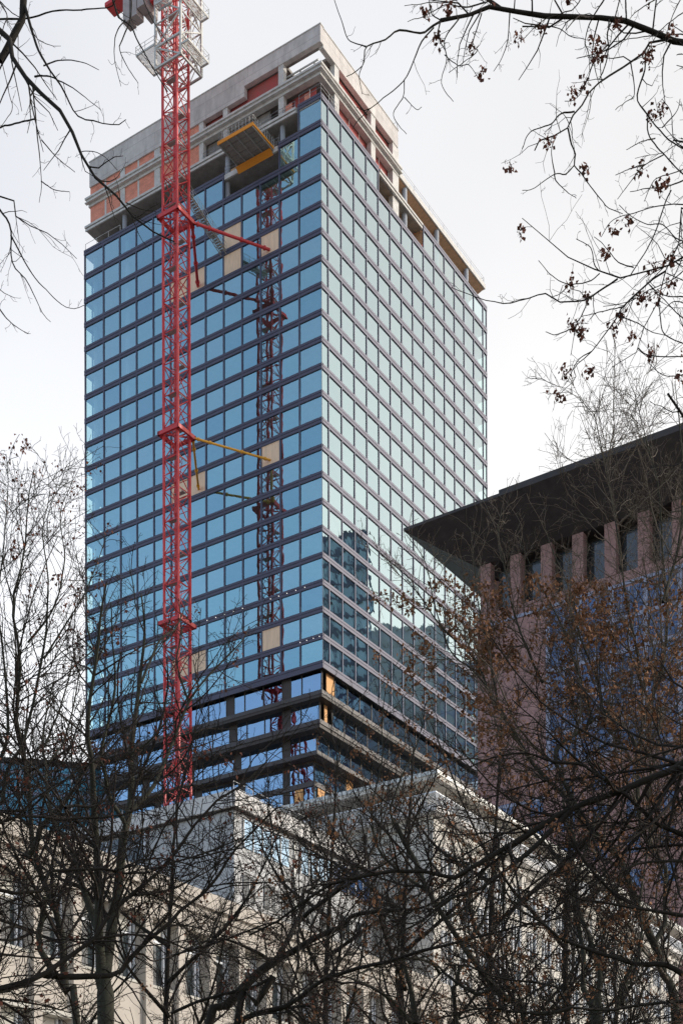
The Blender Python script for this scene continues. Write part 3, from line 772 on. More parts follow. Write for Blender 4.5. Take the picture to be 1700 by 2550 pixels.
# C: classical block with a railed balcony under a projecting roof
PC = at(1088, 1910, 103.0); PC.z = GZ; KC = 103 / 124.0
bc = thing('balustraded_block', 'warm white stone block with a railed top balcony under a flat roof slab', 'building', PC, RZ); bc.scale = (KC, KC, KC)
LC = 66.0
B('wall', stone_w, bc, 1.2, LC, 1.2, 22, 0, az(43.6))
B('attic', cream_g, bc, 2.4, LC - 1, 2.4, 21, az(43.8), az(46.55))
rf = MB().box(0, LC + .5, 0, 24, az(46.55), az(47.15)); rf.build('roof', stone_w, bc)
MB().box(-.08, LC + .55, -.08, 0, az(46.9), az(47.25)).box(-.08, 0, 0, 24, az(46.9), az(47.25)).build('roof_gutter', steel_g, bc)
bl = MB().box(0.3, LC + .4, 0.3, 23, az(43.6), az(43.95)).box(.15, LC + .5, .15, .3, az(43.72), az(44.25)).box(.15, .3, .3, 23.2, az(43.72), az(44.25)); bl.build('balcony', white_r, bc)
rl = MB()
for i in range(int((LC - 1) / .2)): x = .45 + i * .2; rl.box(x, x + .045, .34, .385, az(43.95), az(45.4))
for i in range(int(22 / .2)): y = .45 + i * .2; rl.box(.34, .385, y, y + .045, az(43.95), az(45.4))
rl.box(.28, LC, .3, .42, az(45.4), az(45.52)); rl.box(.28, .42, .42, 22.8, az(45.4), az(45.52))
rl.build('railing', frame_w, bc)
MB().box(.55, 1.2, .9, 1.0, az(43.1), az(43.6)).box(.9, LC, .85, 1.2, az(42.9), az(43.6)).box(.85, 1.2, 1.2, 22, az(42.9), az(43.6)).build('cornice', stone_w, bc)
for r0 in range(6):
    z1 = 41.1 - r0 * 3.75
    for i in range(17):
        x = 3.0 + i * 3.6
        w_ = B('window', win_dark, bc, x, x + 1.5, 1.16, 1.198, az(z1 - 2.3), az(z1))
        f = MB().box(x - .14, x, 1.0, 1.196, az(z1 - 2.4), az(z1 + .12)).box(x + 1.5, x + 1.64, 1.0, 1.196, az(z1 - 2.4), az(z1 + .12)).box(x + .68, x + .82, 1.08, 1.16, az(z1 - 2.3), az(z1)).box(x, x + 1.5, 1.0, 1.196, az(z1), az(z1 + .12)); f.build('frame', frame_w, w_)
for i in range(18):
    x = 1.2 + i * 3.6
    B('pilaster', stone_w, bc, x, x + .9, .95, 1.199, az(12), az(42.9))
B('corner_pier', stone_w, bc, 0.95, 1.2, 0.95, 3.2, az(10), az(42.9))

# D: teal glass office slab, far left
PD = at(-20, 1887, 240.0); PD.z = GZ
ang = math.atan2(0.2, 1.0)
bd = thing('teal_office_slab', 'long teal glass office slab with dark flat roofline at the far left', 'building', PD, ang)
B('wall', win_teal, bd, -25, 23.0, 0.3, 18, 0, az(92.4))
B('roof', soffit_m, bd, -25.3, 23.3, -.1, 18.3, az(92.4), az(93.3))
for i in range(12):
    z = 91.2 - i * 3.6
    B('floor_band', lav_m, bd, -25.1, 23.1, .1, .298, az(z) - .5, az(z))
for i in range(17): B('wall_fin', frame_w if i % 3 == 1 else lav_m, bd, -24.4 + i * 2.9, -24.1 + i * 2.9, -.02, .099, az(45), az(92.3))

# offices off to the right that the glass of the tower mirrors
def mirror_block(x0p, x1p, ytop, Y, depth, name, label, m, fin, col2, floors=True):
    """place a block whose mirror image in the tower's right face shows between two columns of the photo"""
    a = at(x0p, ytop, Y); b_ = at(x1p, ytop, Y)
    def refl(p):
        d = (Vector((p.x, p.y, 0)) - C0).dot(D1); q_ = Vector((p.x, p.y, p.z)) - D1 * (2 * d); return q_
    ra, rb = refl(a), refl(b_)
    ztop = (a.z + b_.z) / 2
    c = Vector((ra.x, ra.y, GZ)); v = Vector((rb.x - ra.x, rb.y - ra.y, 0)); w = v.length
    t_ = thing(name, label, 'building', c, rz(v))
    # which side is away from the tower
    nrm = Vector((-v.y, v.x, 0)).normalized(); away = 1 if nrm.dot(Vector((ra.x, ra.y, 0)) - C0) > 0 else -1
    B('wall', m, t_, 0, w, 0, depth * away, 0, ztop - GZ)
    f = MB(); n = int(ztop / 3.8)
    for i in range(n): f.box(-.05, w + .05, -.25 * away, -.002 * away, ztop - GZ - 3.8 * i - .9, ztop - GZ - 3.8 * i)
    f.build('floor_band', fin, t_)
    f = MB(); n = max(2, int(w / 3.4))
    for i in range(n + 1): f.box(w * i / n - .2, w * i / n + .2, -.35 * away, -.252 * away, 0, ztop - GZ + (.5))
    f.build('wall_fin', col2, t_)
    return t_
mirror_block(738, 918, 1330, 330, 8, 'mirrored_high_rise', 'dark glass high rise beyond the right edge, mirrored low in the glass tower', refl_glass, band_m, mull_m)
mirror_block(838, 915, 1322, 338, 8, 'mirrored_slab', 'blue glass slab beyond the right edge, mirrored beside the dark high rise', win_blue, band_in, mull_m)
mirror_block(915, 1120, 1560, 352, 26, 'mirrored_cream_block', 'cream stone block beyond the right edge, mirrored in the glass tower', white_r, stone_w, white_r)
mirror_block(1100, 1215, 1650, 330, 20, 'mirrored_low_block', 'low grey glass block beyond the right edge, mirrored at the far end of the tower', grey_r, lav_m, lav_m)

#TREES#
# ------------------------------------------------------------------ bare winter trees
bark_d = mat('dark_bark', (0.024, 0.020, 0.016), 0.9, var=0.3, scale=3, spec=0.2)
bark_g = mat('olive_bark', (0.055, 0.055, 0.038), 0.9, col2=(0.022, 0.020, 0.016), scale=4, spec=0.2, stretch=(1, 1, .4), bump=0.4)
twig_d = mat('dark_twig', (0.030, 0.023, 0.019), 0.85, var=0.25, scale=2, spec=0.2)
twig_t = mat('tan_twig', (0.11, 0.088, 0.068), 0.85, var=0.3, scale=2, spec=0.2)
leaf_m = mat('dry_brown_leaf', (0.32, 0.16, 0.08), 0.8, col2=(0.14, 0.06, 0.03), scale=9, spec=0.2, detail=2)
leaf_r = mat('dry_russet_leaf', (0.20, 0.07, 0.04), 0.8, col2=(0.10, 0.04, 0.03), scale=9, spec=0.2, detail=2)

def np_mesh(name, verts, quads, m, parent, smooth=True):
    me = bpy.data.meshes.new(name); nv, nq = len(verts), len(quads)
    me.vertices.add(nv); me.vertices.foreach_set('co', np.ascontiguousarray(verts, np.float32).ravel())
    me.loops.add(nq * 4); me.loops.foreach_set('vertex_index', np.ascontiguousarray(quads, np.int32).ravel())
    me.polygons.add(nq); me.polygons.foreach_set('loop_start', np.arange(0, nq * 4, 4, dtype=np.int32))
    me.polygons.foreach_set('loop_total', np.full(nq, 4, np.int32))
    me.polygons.foreach_set('use_smooth', np.full(nq, smooth, bool))
    me.materials.append(m); me.update(); me.validate()
    o = bpy.data.objects.new(name, me); COL.objects.link(o); o.parent = parent
    return o
def tubes(batches, sides):
    V, Q, off = [], [], 0
    for P, Rr in batches:
        N, K, _ = P.shape
        if N == 0: continue
        T = np.empty_like(P); T[:, 1:-1] = P[:, 2:] - P[:, :-2]; T[:, 0] = P[:, 1] - P[:, 0]; T[:, -1] = P[:, -1] - P[:, -2]
        T /= np.linalg.norm(T, axis=2, keepdims=True) + 1e-9
        mean = T.mean(axis=1); ref = np.zeros((N, 3)); ax = np.argmin(np.abs(mean), axis=1); ref[np.arange(N), ax] = 1
        A = np.cross(T, ref[:, None, :]); A /= np.linalg.norm(A, axis=2, keepdims=True) + 1e-9
        Bv = np.cross(T, A)
        th = np.arange(sides) * 2 * np.pi / sides
        ring = P[:, :, None, :] + Rr[:, :, None, None] * (A[:, :, None, :] * np.cos(th)[None, None, :, None] + Bv[:, :, None, :] * np.sin(th)[None, None, :, None])
        V.append(ring.reshape(-1, 3))
        base = (np.arange(N) * K * sides)[:, None, None] + (np.arange(K - 1) * sides)[None, :, None]
        i = np.arange(sides)[None, None, :]; j = (i + 1) % sides
        q = np.stack([base + i, base + j, base + sides + j, base + sides + i], axis=-1).reshape(-1, 4) + off
        Q.append(q); off += N * K * sides
    return np.concatenate(V), np.concatenate(Q)
def resample(pts, n):
    pts = np.asarray(pts, float)
    d = np.r_[0, np.cumsum(np.linalg.norm(np.diff(pts, axis=0), axis=1))]
    # Catmull-Rom through the points
    out = []
    P = np.vstack([2 * pts[0] - pts[1], pts, 2 * pts[-1] - pts[-2]])
    for t in np.linspace(0, d[-1], n):
        i = min(np.searchsorted(d, t, side='right') - 1, len(pts) - 2); u = (t - d[i]) / (d[i + 1] - d[i] + 1e-9)
        p0, p1, p2, p3 = P[i], P[i + 1], P[i + 2], P[i + 3]
        out.append(0.5 * ((2 * p1) + (-p0 + p2) * u + (2 * p0 - 5 * p1 + 4 * p2 - p3) * u * u + (-p0 + 3 * p1 - 3 * p2 + p3) * u ** 3))
    return np.array(out), d[-1]
def spawn(rng, P, Rr, per_m, t0, lenf, lmin, lmax, ang, up, wob, K=5, rk=0.5, rtip=0.35, rmin=0.0016, inward=0.0, cap=None, horiz=1.0):
    """side shoots along every parent polyline; P (N,K,3), Rr (N,K)"""
    N, KP, _ = P.shape
    seg = np.linalg.norm(np.diff(P, axis=1), axis=2); L = seg.sum(axis=1)
    cnt = rng.poisson(np.maximum(L * (1 - t0) * per_m, 0.001)); cnt = np.maximum(cnt, 1)
    idx = np.repeat(np.arange(N), cnt); M = len(idx)
    t = t0 + (1 - t0) * rng.random(M) ** 0.9
    x = t * (KP - 1); i = np.minimum(x.astype(int), KP - 2); f = (x - i)[:, None]
    base = P[idx, i] * (1 - f) + P[idx, i + 1] * f
    rb = Rr[idx, i] * (1 - f[:, 0]) + Rr[idx, i + 1] * f[:, 0]
    d = P[idx, i + 1] - P[idx, i]; d /= np.linalg.norm(d, axis=1, keepdims=True) + 1e-9
    r = rng.normal(size=(M, 3)); r -= (r * d).sum(1, keepdims=True) * d; r /= np.linalg.norm(r, axis=1, keepdims=True) + 1e-9
    a = np.radians(rng.uniform(ang[0], ang[1], M))[:, None]
    D = d * np.cos(a) + r * np.sin(a); D[:, 2] += up
    D /= np.linalg.norm(D, axis=1, keepdims=True)
    ln = np.clip(L[idx] * lenf * (1.15 - 0.75 * t) * rng.uniform(0.55, 1.3, M), lmin, lmax)
    out = np.empty((M, K, 3)); out[:, 0] = base; cur = D
    bend = rng.normal(size=(M, 3)) * wob * 0.35
    for k_ in range(1, K):
        cur = cur + rng.normal(size=(M, 3)) * wob + bend; cur[:, 2] += up * 0.35
        cur /= np.linalg.norm(cur, axis=1, keepdims=True)
        out[:, k_] = out[:, k_ - 1] + cur * (ln / (K - 1))[:, None]
    r0 = np.maximum(np.minimum(rb * rk * rng.uniform(.75, 1.15, M), 0.0125 * ln + 0.0012), rmin)
    RR = r0[:, None] * np.linspace(1, rtip, K)[None, :]; RR = np.maximum(RR, rmin * 0.8)
    return out, RR
def leaves(rng, pts, n_each, size, spread):
    M = len(pts) * n_each
    base = np.repeat(pts, n_each, axis=0) + rng.normal(size=(M, 3)) * spread * np.array([1, 1, 1.2])
    ax = rng.normal(size=(M, 3)) * np.array([.7, .7, .6]) + np.array([0, 0, -1.0]); ax /= np.linalg.norm(ax, axis=1, keepdims=True)
    sd = np.cross(ax, rng.normal(size=(M, 3))); sd /= np.linalg.norm(sd, axis=1, keepdims=True)
    nn = np.cross(ax, sd)
    s_ = size * rng.uniform(.5, 1.25, M)[:, None]; w = s_ * rng.uniform(.22, .5, M)[:, None]; cu = s_ * rng.normal(0, .22, M)[:, None]
    a = base; b = base + ax * s_ * .5 + sd * w + nn * cu; c = base + ax * s_ + nn * cu * .4; d = base + ax * s_ * .45 - sd * w + nn * cu * 1.3
    V = np.stack([a, b, c, d], axis=1).reshape(-1, 3); Q = np.arange(len(V)).reshape(-1, 4)
    return V, Q

def tree(name, label, root, limbs, seed, bark, twigm, levels, leafm=None, leaf=None, group=None, cat='tree', clip=None, jit=0.02):
    """root: trunk foot (x, y); limbs: (kind, points, depth0, depth1, r0, r1, density) where points are
    photo columns/rows at those depths or ready 3-D points; every limb becomes a part and carries shoots"""
    rng = np.random.default_rng(seed)
    base = Vector((root[0], root[1], GZ))
    t_ = thing(name, label, cat, base, 0, group); b3 = np.array(base)
    par = []
    for kind, pts, Y0, Y1, r0, r1, dens in limbs:
        p3 = []
        n = len(pts)
        for i, p in enumerate(pts):
            if len(p) == 3: p3.append(p)
            else: p3.append(tuple(at(p[0], p[1], Y0 + (Y1 - Y0) * i / max(1, n - 1))))
        p3 = np.array(p3, float)
        K = 30 if kind == 'trunk' else 22
        R_, L = resample(p3, K)
        w = rng.normal(size=(K, 3)) * jit * min(1, L / 4) * 0.5; w[0] = 0; w = (w + np.roll(w, 1, 0)) / 2; w[0] = 0
        R_ = R_ + w * np.array([.5, 2.0, .5])
        rad = r0 + (r1 - r0) * np.linspace(0, 1, K) ** 0.8
        rad = rad * (1 + rng.normal(size=K) * 0.05)
        if kind == 'trunk': rad[:3] *= (1.35, 1.15, 1.05)
        V, Q = tubes([(R_[None], rad[None])], 10 if r0 > .04 else 6)
        np_mesh('trunk' if kind == 'trunk' else 'limb', V - b3, Q, bark, t_)
        par.append((R_, rad, dens))
    allP, tips = [], []
    lv0 = levels[0]
    curP, curR = [], []
    for R_, rad, dens in par:
        if dens <= 0: continue
        kw = dict(lv0); pm = kw.pop('per_m') * dens
        P, Rr = spawn(rng, R_[None], rad[None], pm, **kw); curP.append(P); curR.append(Rr)
    P = np.concatenate(curP); Rr = np.concatenate(curR)
    for li in range(len(levels)):
        allP.append((P, Rr))
        if leaf and li >= leaf.get('from', 1): tips.append(P[:, -1])
        if li + 1 == len(levels): break
        P, Rr = spawn(rng, P, Rr, **levels[li + 1])
        lim = 110000
        if len(P) > lim: P, Rr = P[:lim], Rr[:lim]
    print('TREE', seed, [len(q[0]) for q in allP])
    def sep(lst, sides, nm):
        V, Q = tubes(lst, sides); tag(np_mesh(nm, V - b3, Q, twigm, t_), kind='stuff')
    sep(allP[:1], 5, 'branches')
    if len(allP) > 1: sep(allP[1:], 3, 'twigs')
    if leaf:
        T = np.concatenate(tips)
        keep = rng.random(len(T)) < leaf['p']
        if 'box' in leaf:          # crowns keep their dead leaves where the photo shows them
            z = T[:, 2] / T[:, 1]; keep &= (z > leaf['box'][0]) & (z < leaf['box'][1])
        T = T[keep]
        if len(T):
            V, Q = leaves(rng, T, leaf['n'], leaf['size'], leaf['spread']); o = np_mesh('dry_leaves', V - b3, Q, leafm, t_, False)
            tag(o, kind='stuff')
    return t_
def LV(per_m, t0, lenf, lmin, lmax, ang=(30, 65), up=0.15, wob=0.22, K=5, rk=0.5, rmin=0.0022, rtip=.35):
    return dict(per_m=per_m, t0=t0, lenf=lenf, lmin=lmin, lmax=lmax, ang=ang, up=up, wob=wob, K=K, rk=rk, rmin=rmin, rtip=rtip)
def sc(pts, ox, oy, k_): return [(ox + a * k_, oy + b * k_) for a, b in pts]

# --- top left: branches hanging in from a tree whose trunk stands outside the frame
H = 850 / 1568
TLp = lambda pts: sc(pts, 0, 0, H)
thin = [LV(4.2, .12, .16, .10, .7, (35, 70), -.02, .20, 5, .55, .0022), LV(6.0, .15, .3, .04, .24, (30, 65), 0, .25, 4, .6, .002)]
trunkTL = [(-7.4, 15.5, GZ), (-7.3, 15.4, 4), (-7.0, 15.2, 9), (-6.2, 15, 13.5), (-5.6, 15, 15.6), (-5.6, 15.2, 18.5), (-5.9, 15.5, 21)]
tree('bare_tree', 'bare tree whose forked black twigs hang into the top left corner of sky', (-7.4, 15.5), [
    ('trunk', trunkTL, 0, 0, .24, .015, 0.6),
    ('limb', [(-7.3, 15.4, 5), (-9, 15.6, 7.5), (-10.2, 16.2, 10.5), (-10.6, 16.6, 13)], 0, 0, .055, .008, 1.2),
    ('limb', [(-7.1, 15.2, 9), (-8.4, 14, 12), (-9.4, 13.8, 15.5)], 0, 0, .055, .008, 1.2),
    ('limb', [(-6.4, 15, 12.5), (-7.4, 16.6, 15.5), (-8.2, 17.6, 18.5)], 0, 0, .045, .008, 1.2),
    ('limb', [(-5.6, 15, 15.6), (-3.6, 15, 15.0)] + TLp([(110, 0), (75, 130), (0, 280)]), 15, 15, .045, .035, .3),
    ('limb', [(-6.2, 15, 13.5), (-4.6, 15, 14.2)] + TLp([(0, 130), (45, 220), (75, 310), (150, 390), (200, 440), (290, 520), (350, 650), (410, 780), (550, 910), (650, 1040), (750, 1080), (800, 1110)]), 15, 14.2, .05, .006, 1),
    ('limb', TLp([(110, 10), (160, 180), (200, 280), (280, 390), (350, 520), (440, 555), (540, 575), (580, 550)]), 15, 14.5, .017, .004, 1),
    ('limb', TLp([(200, 300), (280, 275), (380, 285), (455, 320)]), 15, 15.2, .008, .003, 1),
    ('limb', TLp([(160, 350), (230, 350), (330, 400), (465, 505)]), 15, 14.6, .010, .003, 1),
    ('limb', TLp([(150, 390), (165, 560), (180, 700), (190, 850), (180, 930)]), 14.9, 15.3, .010, .003, 1.3),
    ('limb', TLp([(190, 640), (260, 720), (345, 790)]), 15.1, 15.3, .007, .003, 1),
    ('limb', TLp([(188, 830), (250, 870), (320, 880)]), 15.2, 15.3, .006, .003, 1),
    ('limb', TLp([(160, 545), (50, 570), (-60, 600)]), 15, 15.5, .008, .009, .8),
    ('limb', TLp([(410, 780), (470, 830), (530, 820), (570, 765)]), 14.7, 14.9, .007, .003, 1),
    ('limb', TLp([(420, 780), (370, 700), (460, 705), (540, 780)]), 14.7, 15.0, .006, .003, .8),
    ('limb', TLp([(590, 950), (640, 1080), (685, 1145)]), 14.5, 14.6, .006, .002, .6),
    ('limb', TLp([(580, 930), (650, 960), (720, 970)]), 14.5, 14.6, .006, .002, .8),
    ('limb', TLp([(-80, 100), (0, 85), (120, 85), (250, 50), (400, 40), (500, 30), (530, -10)]), 15.6, 15, .012, .005, 1),
    ('limb', TLp([(500, -60), (520, 0), (545, 80), (600, 120), (650, 220), (740, 370), (770, 420)]), 15.4, 15, .012, .005, .8),
    ('limb', TLp([(600, -40), (600, 80), (560, 180), (550, 230), (600, 330), (635, 380)]), 15.4, 15, .011, .003, 1),
    ('limb', TLp([(575, 90), (535, 150), (525, 260), (555, 395)]), 15.4, 15.2, .007, .003, .8),
    ('limb', TLp([(640, -50), (690, 70), (760, 180), (800, 240)]), 15.1, 14.7, .006, .003, .3),
    ('limb', [(-6.8, 15.2, 10.5), (-5.2, 15.2, 12)] + TLp([(0, 900), (80, 1000), (220, 1070), (350, 1175)]), 15.5, 15, .03, .003, 1),
    ('limb', TLp([(-60, 880), (0, 960), (50, 1050), (55, 1200), (130, 1300), (190, 1430), (230, 1475)]), 15.5, 15, .013, .003, 1.2),
    ('limb', TLp([(50, 1080), (150, 1260), (250, 1370), (330, 1420), (385, 1400)]), 15.3, 15, .009, .003, 1),
    ('limb', TLp([(-60, 1300), (0, 1420), (60, 1490), (135, 1535)]), 15.3, 15, .011, .003, 1.2),
    ('limb', TLp([(-50, 1250), (0, 1330), (60, 1365)]), 15.3, 15, .007, .003, 1.2),
    ('limb', TLp([(0, 5), (60, 60), (115, 90)]), 15.3, 15, .007, .004, 1.2),
    ('limb', TLp([(-30, -30), (30, 60), (20, 110), (0, 180)]), 15.3, 15, .008, .004, 1.2),
    ('limb', TLp([(-10, 200), (40, 420), (55, 500), (0, 580)]), 15.3, 15, .006, .003, 1.2),
], 11, bark_d, twig_d, thin)

# --- top right: heavier branch with seed clusters
TRp = lambda pts: sc(pts, 700, 0, H)
thinR = [LV(6.0, .10, .2, .10, .8, (35, 75), -.05, .26, 5, .55, .0024), LV(6.5, .15, .35, .05, .3, (30, 65), -.05, .3, 4, .6, .002)]
TP = lambda pts: sc(pts, 1300, 0, .44643); TQ = lambda pts: sc(pts, 1300, 500, .44643)
def L_(pts, y0=15.8, y1=15.5, r0=.0075, r1=.0035, d=1.0): return ('limb', pts, y0, y1, r0, r1, d)
trunkTR = [(8.6, 17, GZ), (8.5, 17, 5), (8.2, 16.8, 11), (7.4, 16.5, 15.5), (6.6, 16.6, 18.2), (6.2, 17.0, 21), (6.4, 17.3, 24)]
tree('bare_tree', 'bare tree reaching in at upper right with brown seed clusters against the sky', (8.6, 17), [
    ('trunk', trunkTR, 0, 0, .26, .015, 0.6),
    ('limb', [(8.4, 17, 7), (10, 17.3, 9.5), (11.5, 18, 12.5), (12, 18.5, 15)], 0, 0, .06, .008, 1.2),
    ('limb', [(8.1, 16.8, 11.5), (9.4, 15.6, 14), (10.6, 15.2, 17), (11, 15.2, 19)], 0, 0, .06, .008, 1.2),
    ('limb', [(7.3, 16.5, 15.8), (8.2, 17.6, 18), (9.0, 18.6, 21)], 0, 0, .045, .008, 1.2),
    ('limb', [(8.3, 16.9, 9), (7.6, 19.5, 11.8), (7.8, 21.5, 14.5)], 0, 0, .045, .008, 1.2),
    ('limb', [(7.6, 16.5, 15.0), (5.6, 16.3, 14.8)] + TP([(1050, 235), (896, 230), (800, 215), (700, 165), (600, 120), (500, 112), (400, 90), (200, 75), (0, 65)]) + TRp([(950, 30), (890, 60), (730, 95)]), 16.2, 15.4, .048, .019, .8),
    L_(TRp([(740, 92), (680, 130), (640, 150), (540, 140), (480, 180), (390, 215), (375, 300), (300, 350)]), 15.5, 15, .014, .004, .5),
    L_(TRp([(390, 215), (310, 180), (280, 100), (245, 0), (240, -40)]), 15.2, 15.2, .006, .004, .1),
    L_(TRp([(372, 300), (358, 350), (372, 430)]), 15.2, 15.2, .005, .003, .2),
    L_(TRp([(700, 125), (640, 200), (600, 300), (560, 370), (480, 440), (410, 495), (345, 560), (330, 585)]), 15.5, 15.2, .009, .004, .3),
    L_(TRp([(410, 495), (380, 505), (345, 490)]), 15.2, 15.2, .005, .003, 0),
    L_(TRp([(565, 370), (560, 440), (515, 520), (545, 580), (575, 615)]), 15.3, 15.2, .006, .003, .3),
    L_(TRp([(565, 445), (620, 500), (645, 490)]), 15.3, 15.2, .005, .003, .2),
    L_(TRp([(815, 85), (750, 180), (760, 270), (735, 380), (790, 465)]), 15.6, 15.3, .008, .003, .8),
    L_(TRp([(750, 250), (815, 300), (860, 295), (905, 355)]), 15.6, 15.3, .006, .003, .5),
    L_(TRp([(920, 60), (880, 200), (900, 230), (830, 290), (770, 330)]), 15.8, 15.3),
    L_(TRp([(1050, 50), (1040, 180), (1010, 270), (975, 325)]), 15.8, 15.6),
    L_(TRp([(730, 90), (690, 60), (680, 0), (690, -40)]), 15.5, 15.5, .007, .004, 1.2),
    L_(TRp([(1020, 45), (940, -10), (930, -60)]), 16, 15.6, .016, .014, .8),
    L_(TRp([(930, 10), (850, 30), (760, 20), (660, 70), (580, 95)]), 15.8, 15.3, .009, .003, 1.4),
    L_(TRp([(900, -60), (800, 0), (700, 10), (565, 22)]), 15.8, 15.3, .008, .003, 1.4),
    ('limb', [(5.3, 16.4, 14.5)] + TP([(800, 218), (700, 270), (650, 300), (600, 345), (500, 400), (430, 455), (370, 520), (330, 590), (280, 650), (255, 710), (180, 750), (70, 800), (65, 840)])[0:], 16.0, 15.5, .018, .007, .9),
    L_(TP([(290, 620), (210, 635), (160, 690), (40, 740), (0, 830)]), 15.7, 15.4, .010, .004, .8),
    L_(TP([(255, 715), (270, 790), (295, 860), (290, 920), (330, 970), (380, 1040), (440, 1110)]) + TQ([(480, 40), (560, 70)]), 15.7, 15.9, .011, .004, 1.2),
    L_(TP([(290, 920), (240, 970), (180, 970), (60, 1050), (0, 1060)]), 15.7, 15.5),
    L_(TP([(182, 972), (165, 880), (165, 820), (190, 760)])), L_(TP([(178, 972), (190, 1010), (240, 1060), (300, 1105)])),
    L_(TP([(505, 100), (475, 180), (480, 270), (460, 370), (430, 440)]), 15.9, 15.8, .009, .006),
    L_(TP([(480, 240), (400, 340), (360, 450), (300, 550), (235, 565)])), L_(TP([(470, -30), (380, 120), (350, 230), (370, 290), (375, 400)]), r0=.009),
    L_(TP([(0, 145), (180, 150), (270, 200), (350, 215)])), L_(TP([(550, -30), (515, 100)]), r1=.007), L_(TP([(575, -30), (580, 105)]), r1=.010, r0=.009),
    L_(TP([(685, 270), (685, 380), (640, 540), (700, 640), (830, 790), (960, 850)]), 16, 16.2, .009, .008),
    L_(TP([(605, 350), (625, 520), (570, 570), (520, 610)])), L_(TP([(700, 640), (705, 750), (790, 860), (896, 970), (960, 1030)]), 16, 16.2, .008, .008),
    L_(TP([(790, 860), (680, 920), (620, 990), (530, 1110)])), L_(TP([(680, 920), (600, 940), (520, 975)])), L_(TP([(960, 980), (800, 1040), (700, 1050), (600, 1070)]), r0=.010),
    L_(TP([(740, 770), (660, 790), (580, 835)])), L_(TP([(960, 850), (850, 780), (830, 630), (780, 550)])), L_(TP([(880, 550), (860, 620), (780, 710)][::-1])),
    L_(TP([(960, 20), (850, 100), (760, 180), (690, 300)])), L_(TP([(900, -40), (840, 80), (800, 200)])), L_(TP([(340, -30), (280, 50), (120, 110), (0, 220)])), L_(TP([(960, 190), (850, 190), (700, 200), (500, 230)])),
    L_(TP([(960, 900), (860, 960), (740, 1000), (680, 1120)])), L_(TP([(760, -20), (640, 60), (600, 100)])),
    ('limb', [(7.9, 17, 10.3), (6.4, 16.8, 12.0)] + TQ([(1050, 300), (896, 330), (800, 360), (700, 390), (540, 430), (430, 390), (300, 335), (200, 290), (150, 230), (60, 170), (0, 100)]), 16.4, 15.7, .030, .004, 1.1),
    L_(TQ([(530, 435), (450, 490), (370, 540), (300, 560), (200, 560), (140, 520), (0, 550)]) + TRp([(1000, 1390), (900, 1360), (780, 1320)]), 16, 15.6, .011, .0035, .8),
    L_(TQ([(430, 405), (370, 450), (260, 462), (170, 420), (90, 330)])), L_(TQ([(260, 462), (220, 510), (160, 540)])),
    L_(TQ([(370, 550), (330, 640), (300, 700), (270, 860)])), L_(TQ([(300, 700), (190, 745), (130, 730)])),
    L_(TQ([(830, -60), (800, 0), (750, 150), (700, 260), (630, 370), (600, 420)]), 16.2, 16, .008, .006, 1.2),
    ('limb', [(8.2, 17, 9.0), (6.6, 17, 11.0)] + TQ([(1000, 60), (896, 200), (860, 270), (800, 390), (760, 540), (740, 600), (650, 750), (645, 820), (600, 900), (500, 930)]), 16.4, 16, .022, .004, 1.3),
    L_(TQ([(645, 820), (700, 860), (820, 870), (960, 868)]), r1=.006), L_(TQ([(760, 540), (770, 650), (800, 750), (960, 820)]), r1=.006),
    L_(TQ([(800, 390), (700, 460), (560, 590), (520, 660), (385, 840), (290, 930), (295, 1000), (215, 1070), (190, 1120)]), 16.2, 16, .012, .003, .9),
    L_(TQ([(385, 840), (310, 890), (250, 1010)])), L_(TQ([(560, 590), (430, 620), (330, 645)])), L_(TQ([(545, 645), (640, 680), (720, 730), (800, 750)])),
    L_(TQ([(620, 370), (540, 345), (495, 295), (440, 230), (400, 200)])), L_(TQ([(425, 386), (400, 350), (380, 260), (300, 210)])),
    L_(TQ([(960, 470), (800, 400)]), r0=.009), L_(TQ([(960, 530), (800, 530), (700, 460)]), r0=.009), L_(TQ([(960, 240), (860, 210), (780, 130), (700, 130), (600, 80), (540, 20)])),
    L_(TQ([(960, 20), (800, 20), (640, 60), (500, 110), (440, 200)])), L_(TQ([(960, 600), (850, 560), (760, 640)])), L_(TQ([(960, 330), (850, 430), (700, 500), (600, 560), (450, 590)])),
    L_(TQ([(960, 700), (880, 640), (720, 480), (690, 440)])), L_(TQ([(960, 960), (800, 975), (700, 900)])),
], 12, bark_d, twig_d, thinR, leaf_r, dict(p=.045, n=24, size=.055, spread=.032, **{'from': 0}))

# --- crowns whose trunks stand inside the frame
c1 = 425 / 1568
A4 = lambda pts: sc(pts, 0, 2200, c1); A3 = lambda pts: sc(pts, 0, 1850, c1)
A5 = lambda pts: sc(pts, 425, 2200, c1); A6 = lambda pts: sc(pts, 850, 2200, c1); A7 = lambda pts: sc(pts, 1275, 2200, c1)
A8 = lambda pts: sc(pts, 850, 1850, c1); A9 = lambda pts: sc(pts, 1150, 1700, 550 / 1568)
A10 = lambda pts: sc(pts, 600, 1850, 400 / 1568); AB = lambda pts: sc(pts, 1000, 1050, .44643); AL = lambda pts: sc(pts, 200, 1300, .19133)
def foot(x, Y, lean=0.0):
    p = at(x, 2550, Y); return (p.x + lean, p.y, GZ)
crown = [LV(4.8, .06, .36, .35, 3.0, (28, 66), .16, .17, 7, .55, .0055), LV(5.6, .06, .44, .2, 1.5, (28, 68), .10, .2, 6, .65, .0042), LV(6.6, .08, .45, .08, .6, (28, 72), .05, .24, 5, .65, .0031)]
flat = [LV(8.5, .05, .32, .35, 2.4, (30, 76), .02, .17, 7, .55, .0050), LV(7.5, .06, .44, .2, 1.3, (28, 72), .03, .2, 6, .65, .0036), LV(8., .08, .45, .08, .5, (28, 72), .02, .24, 5, .65, .0027)]

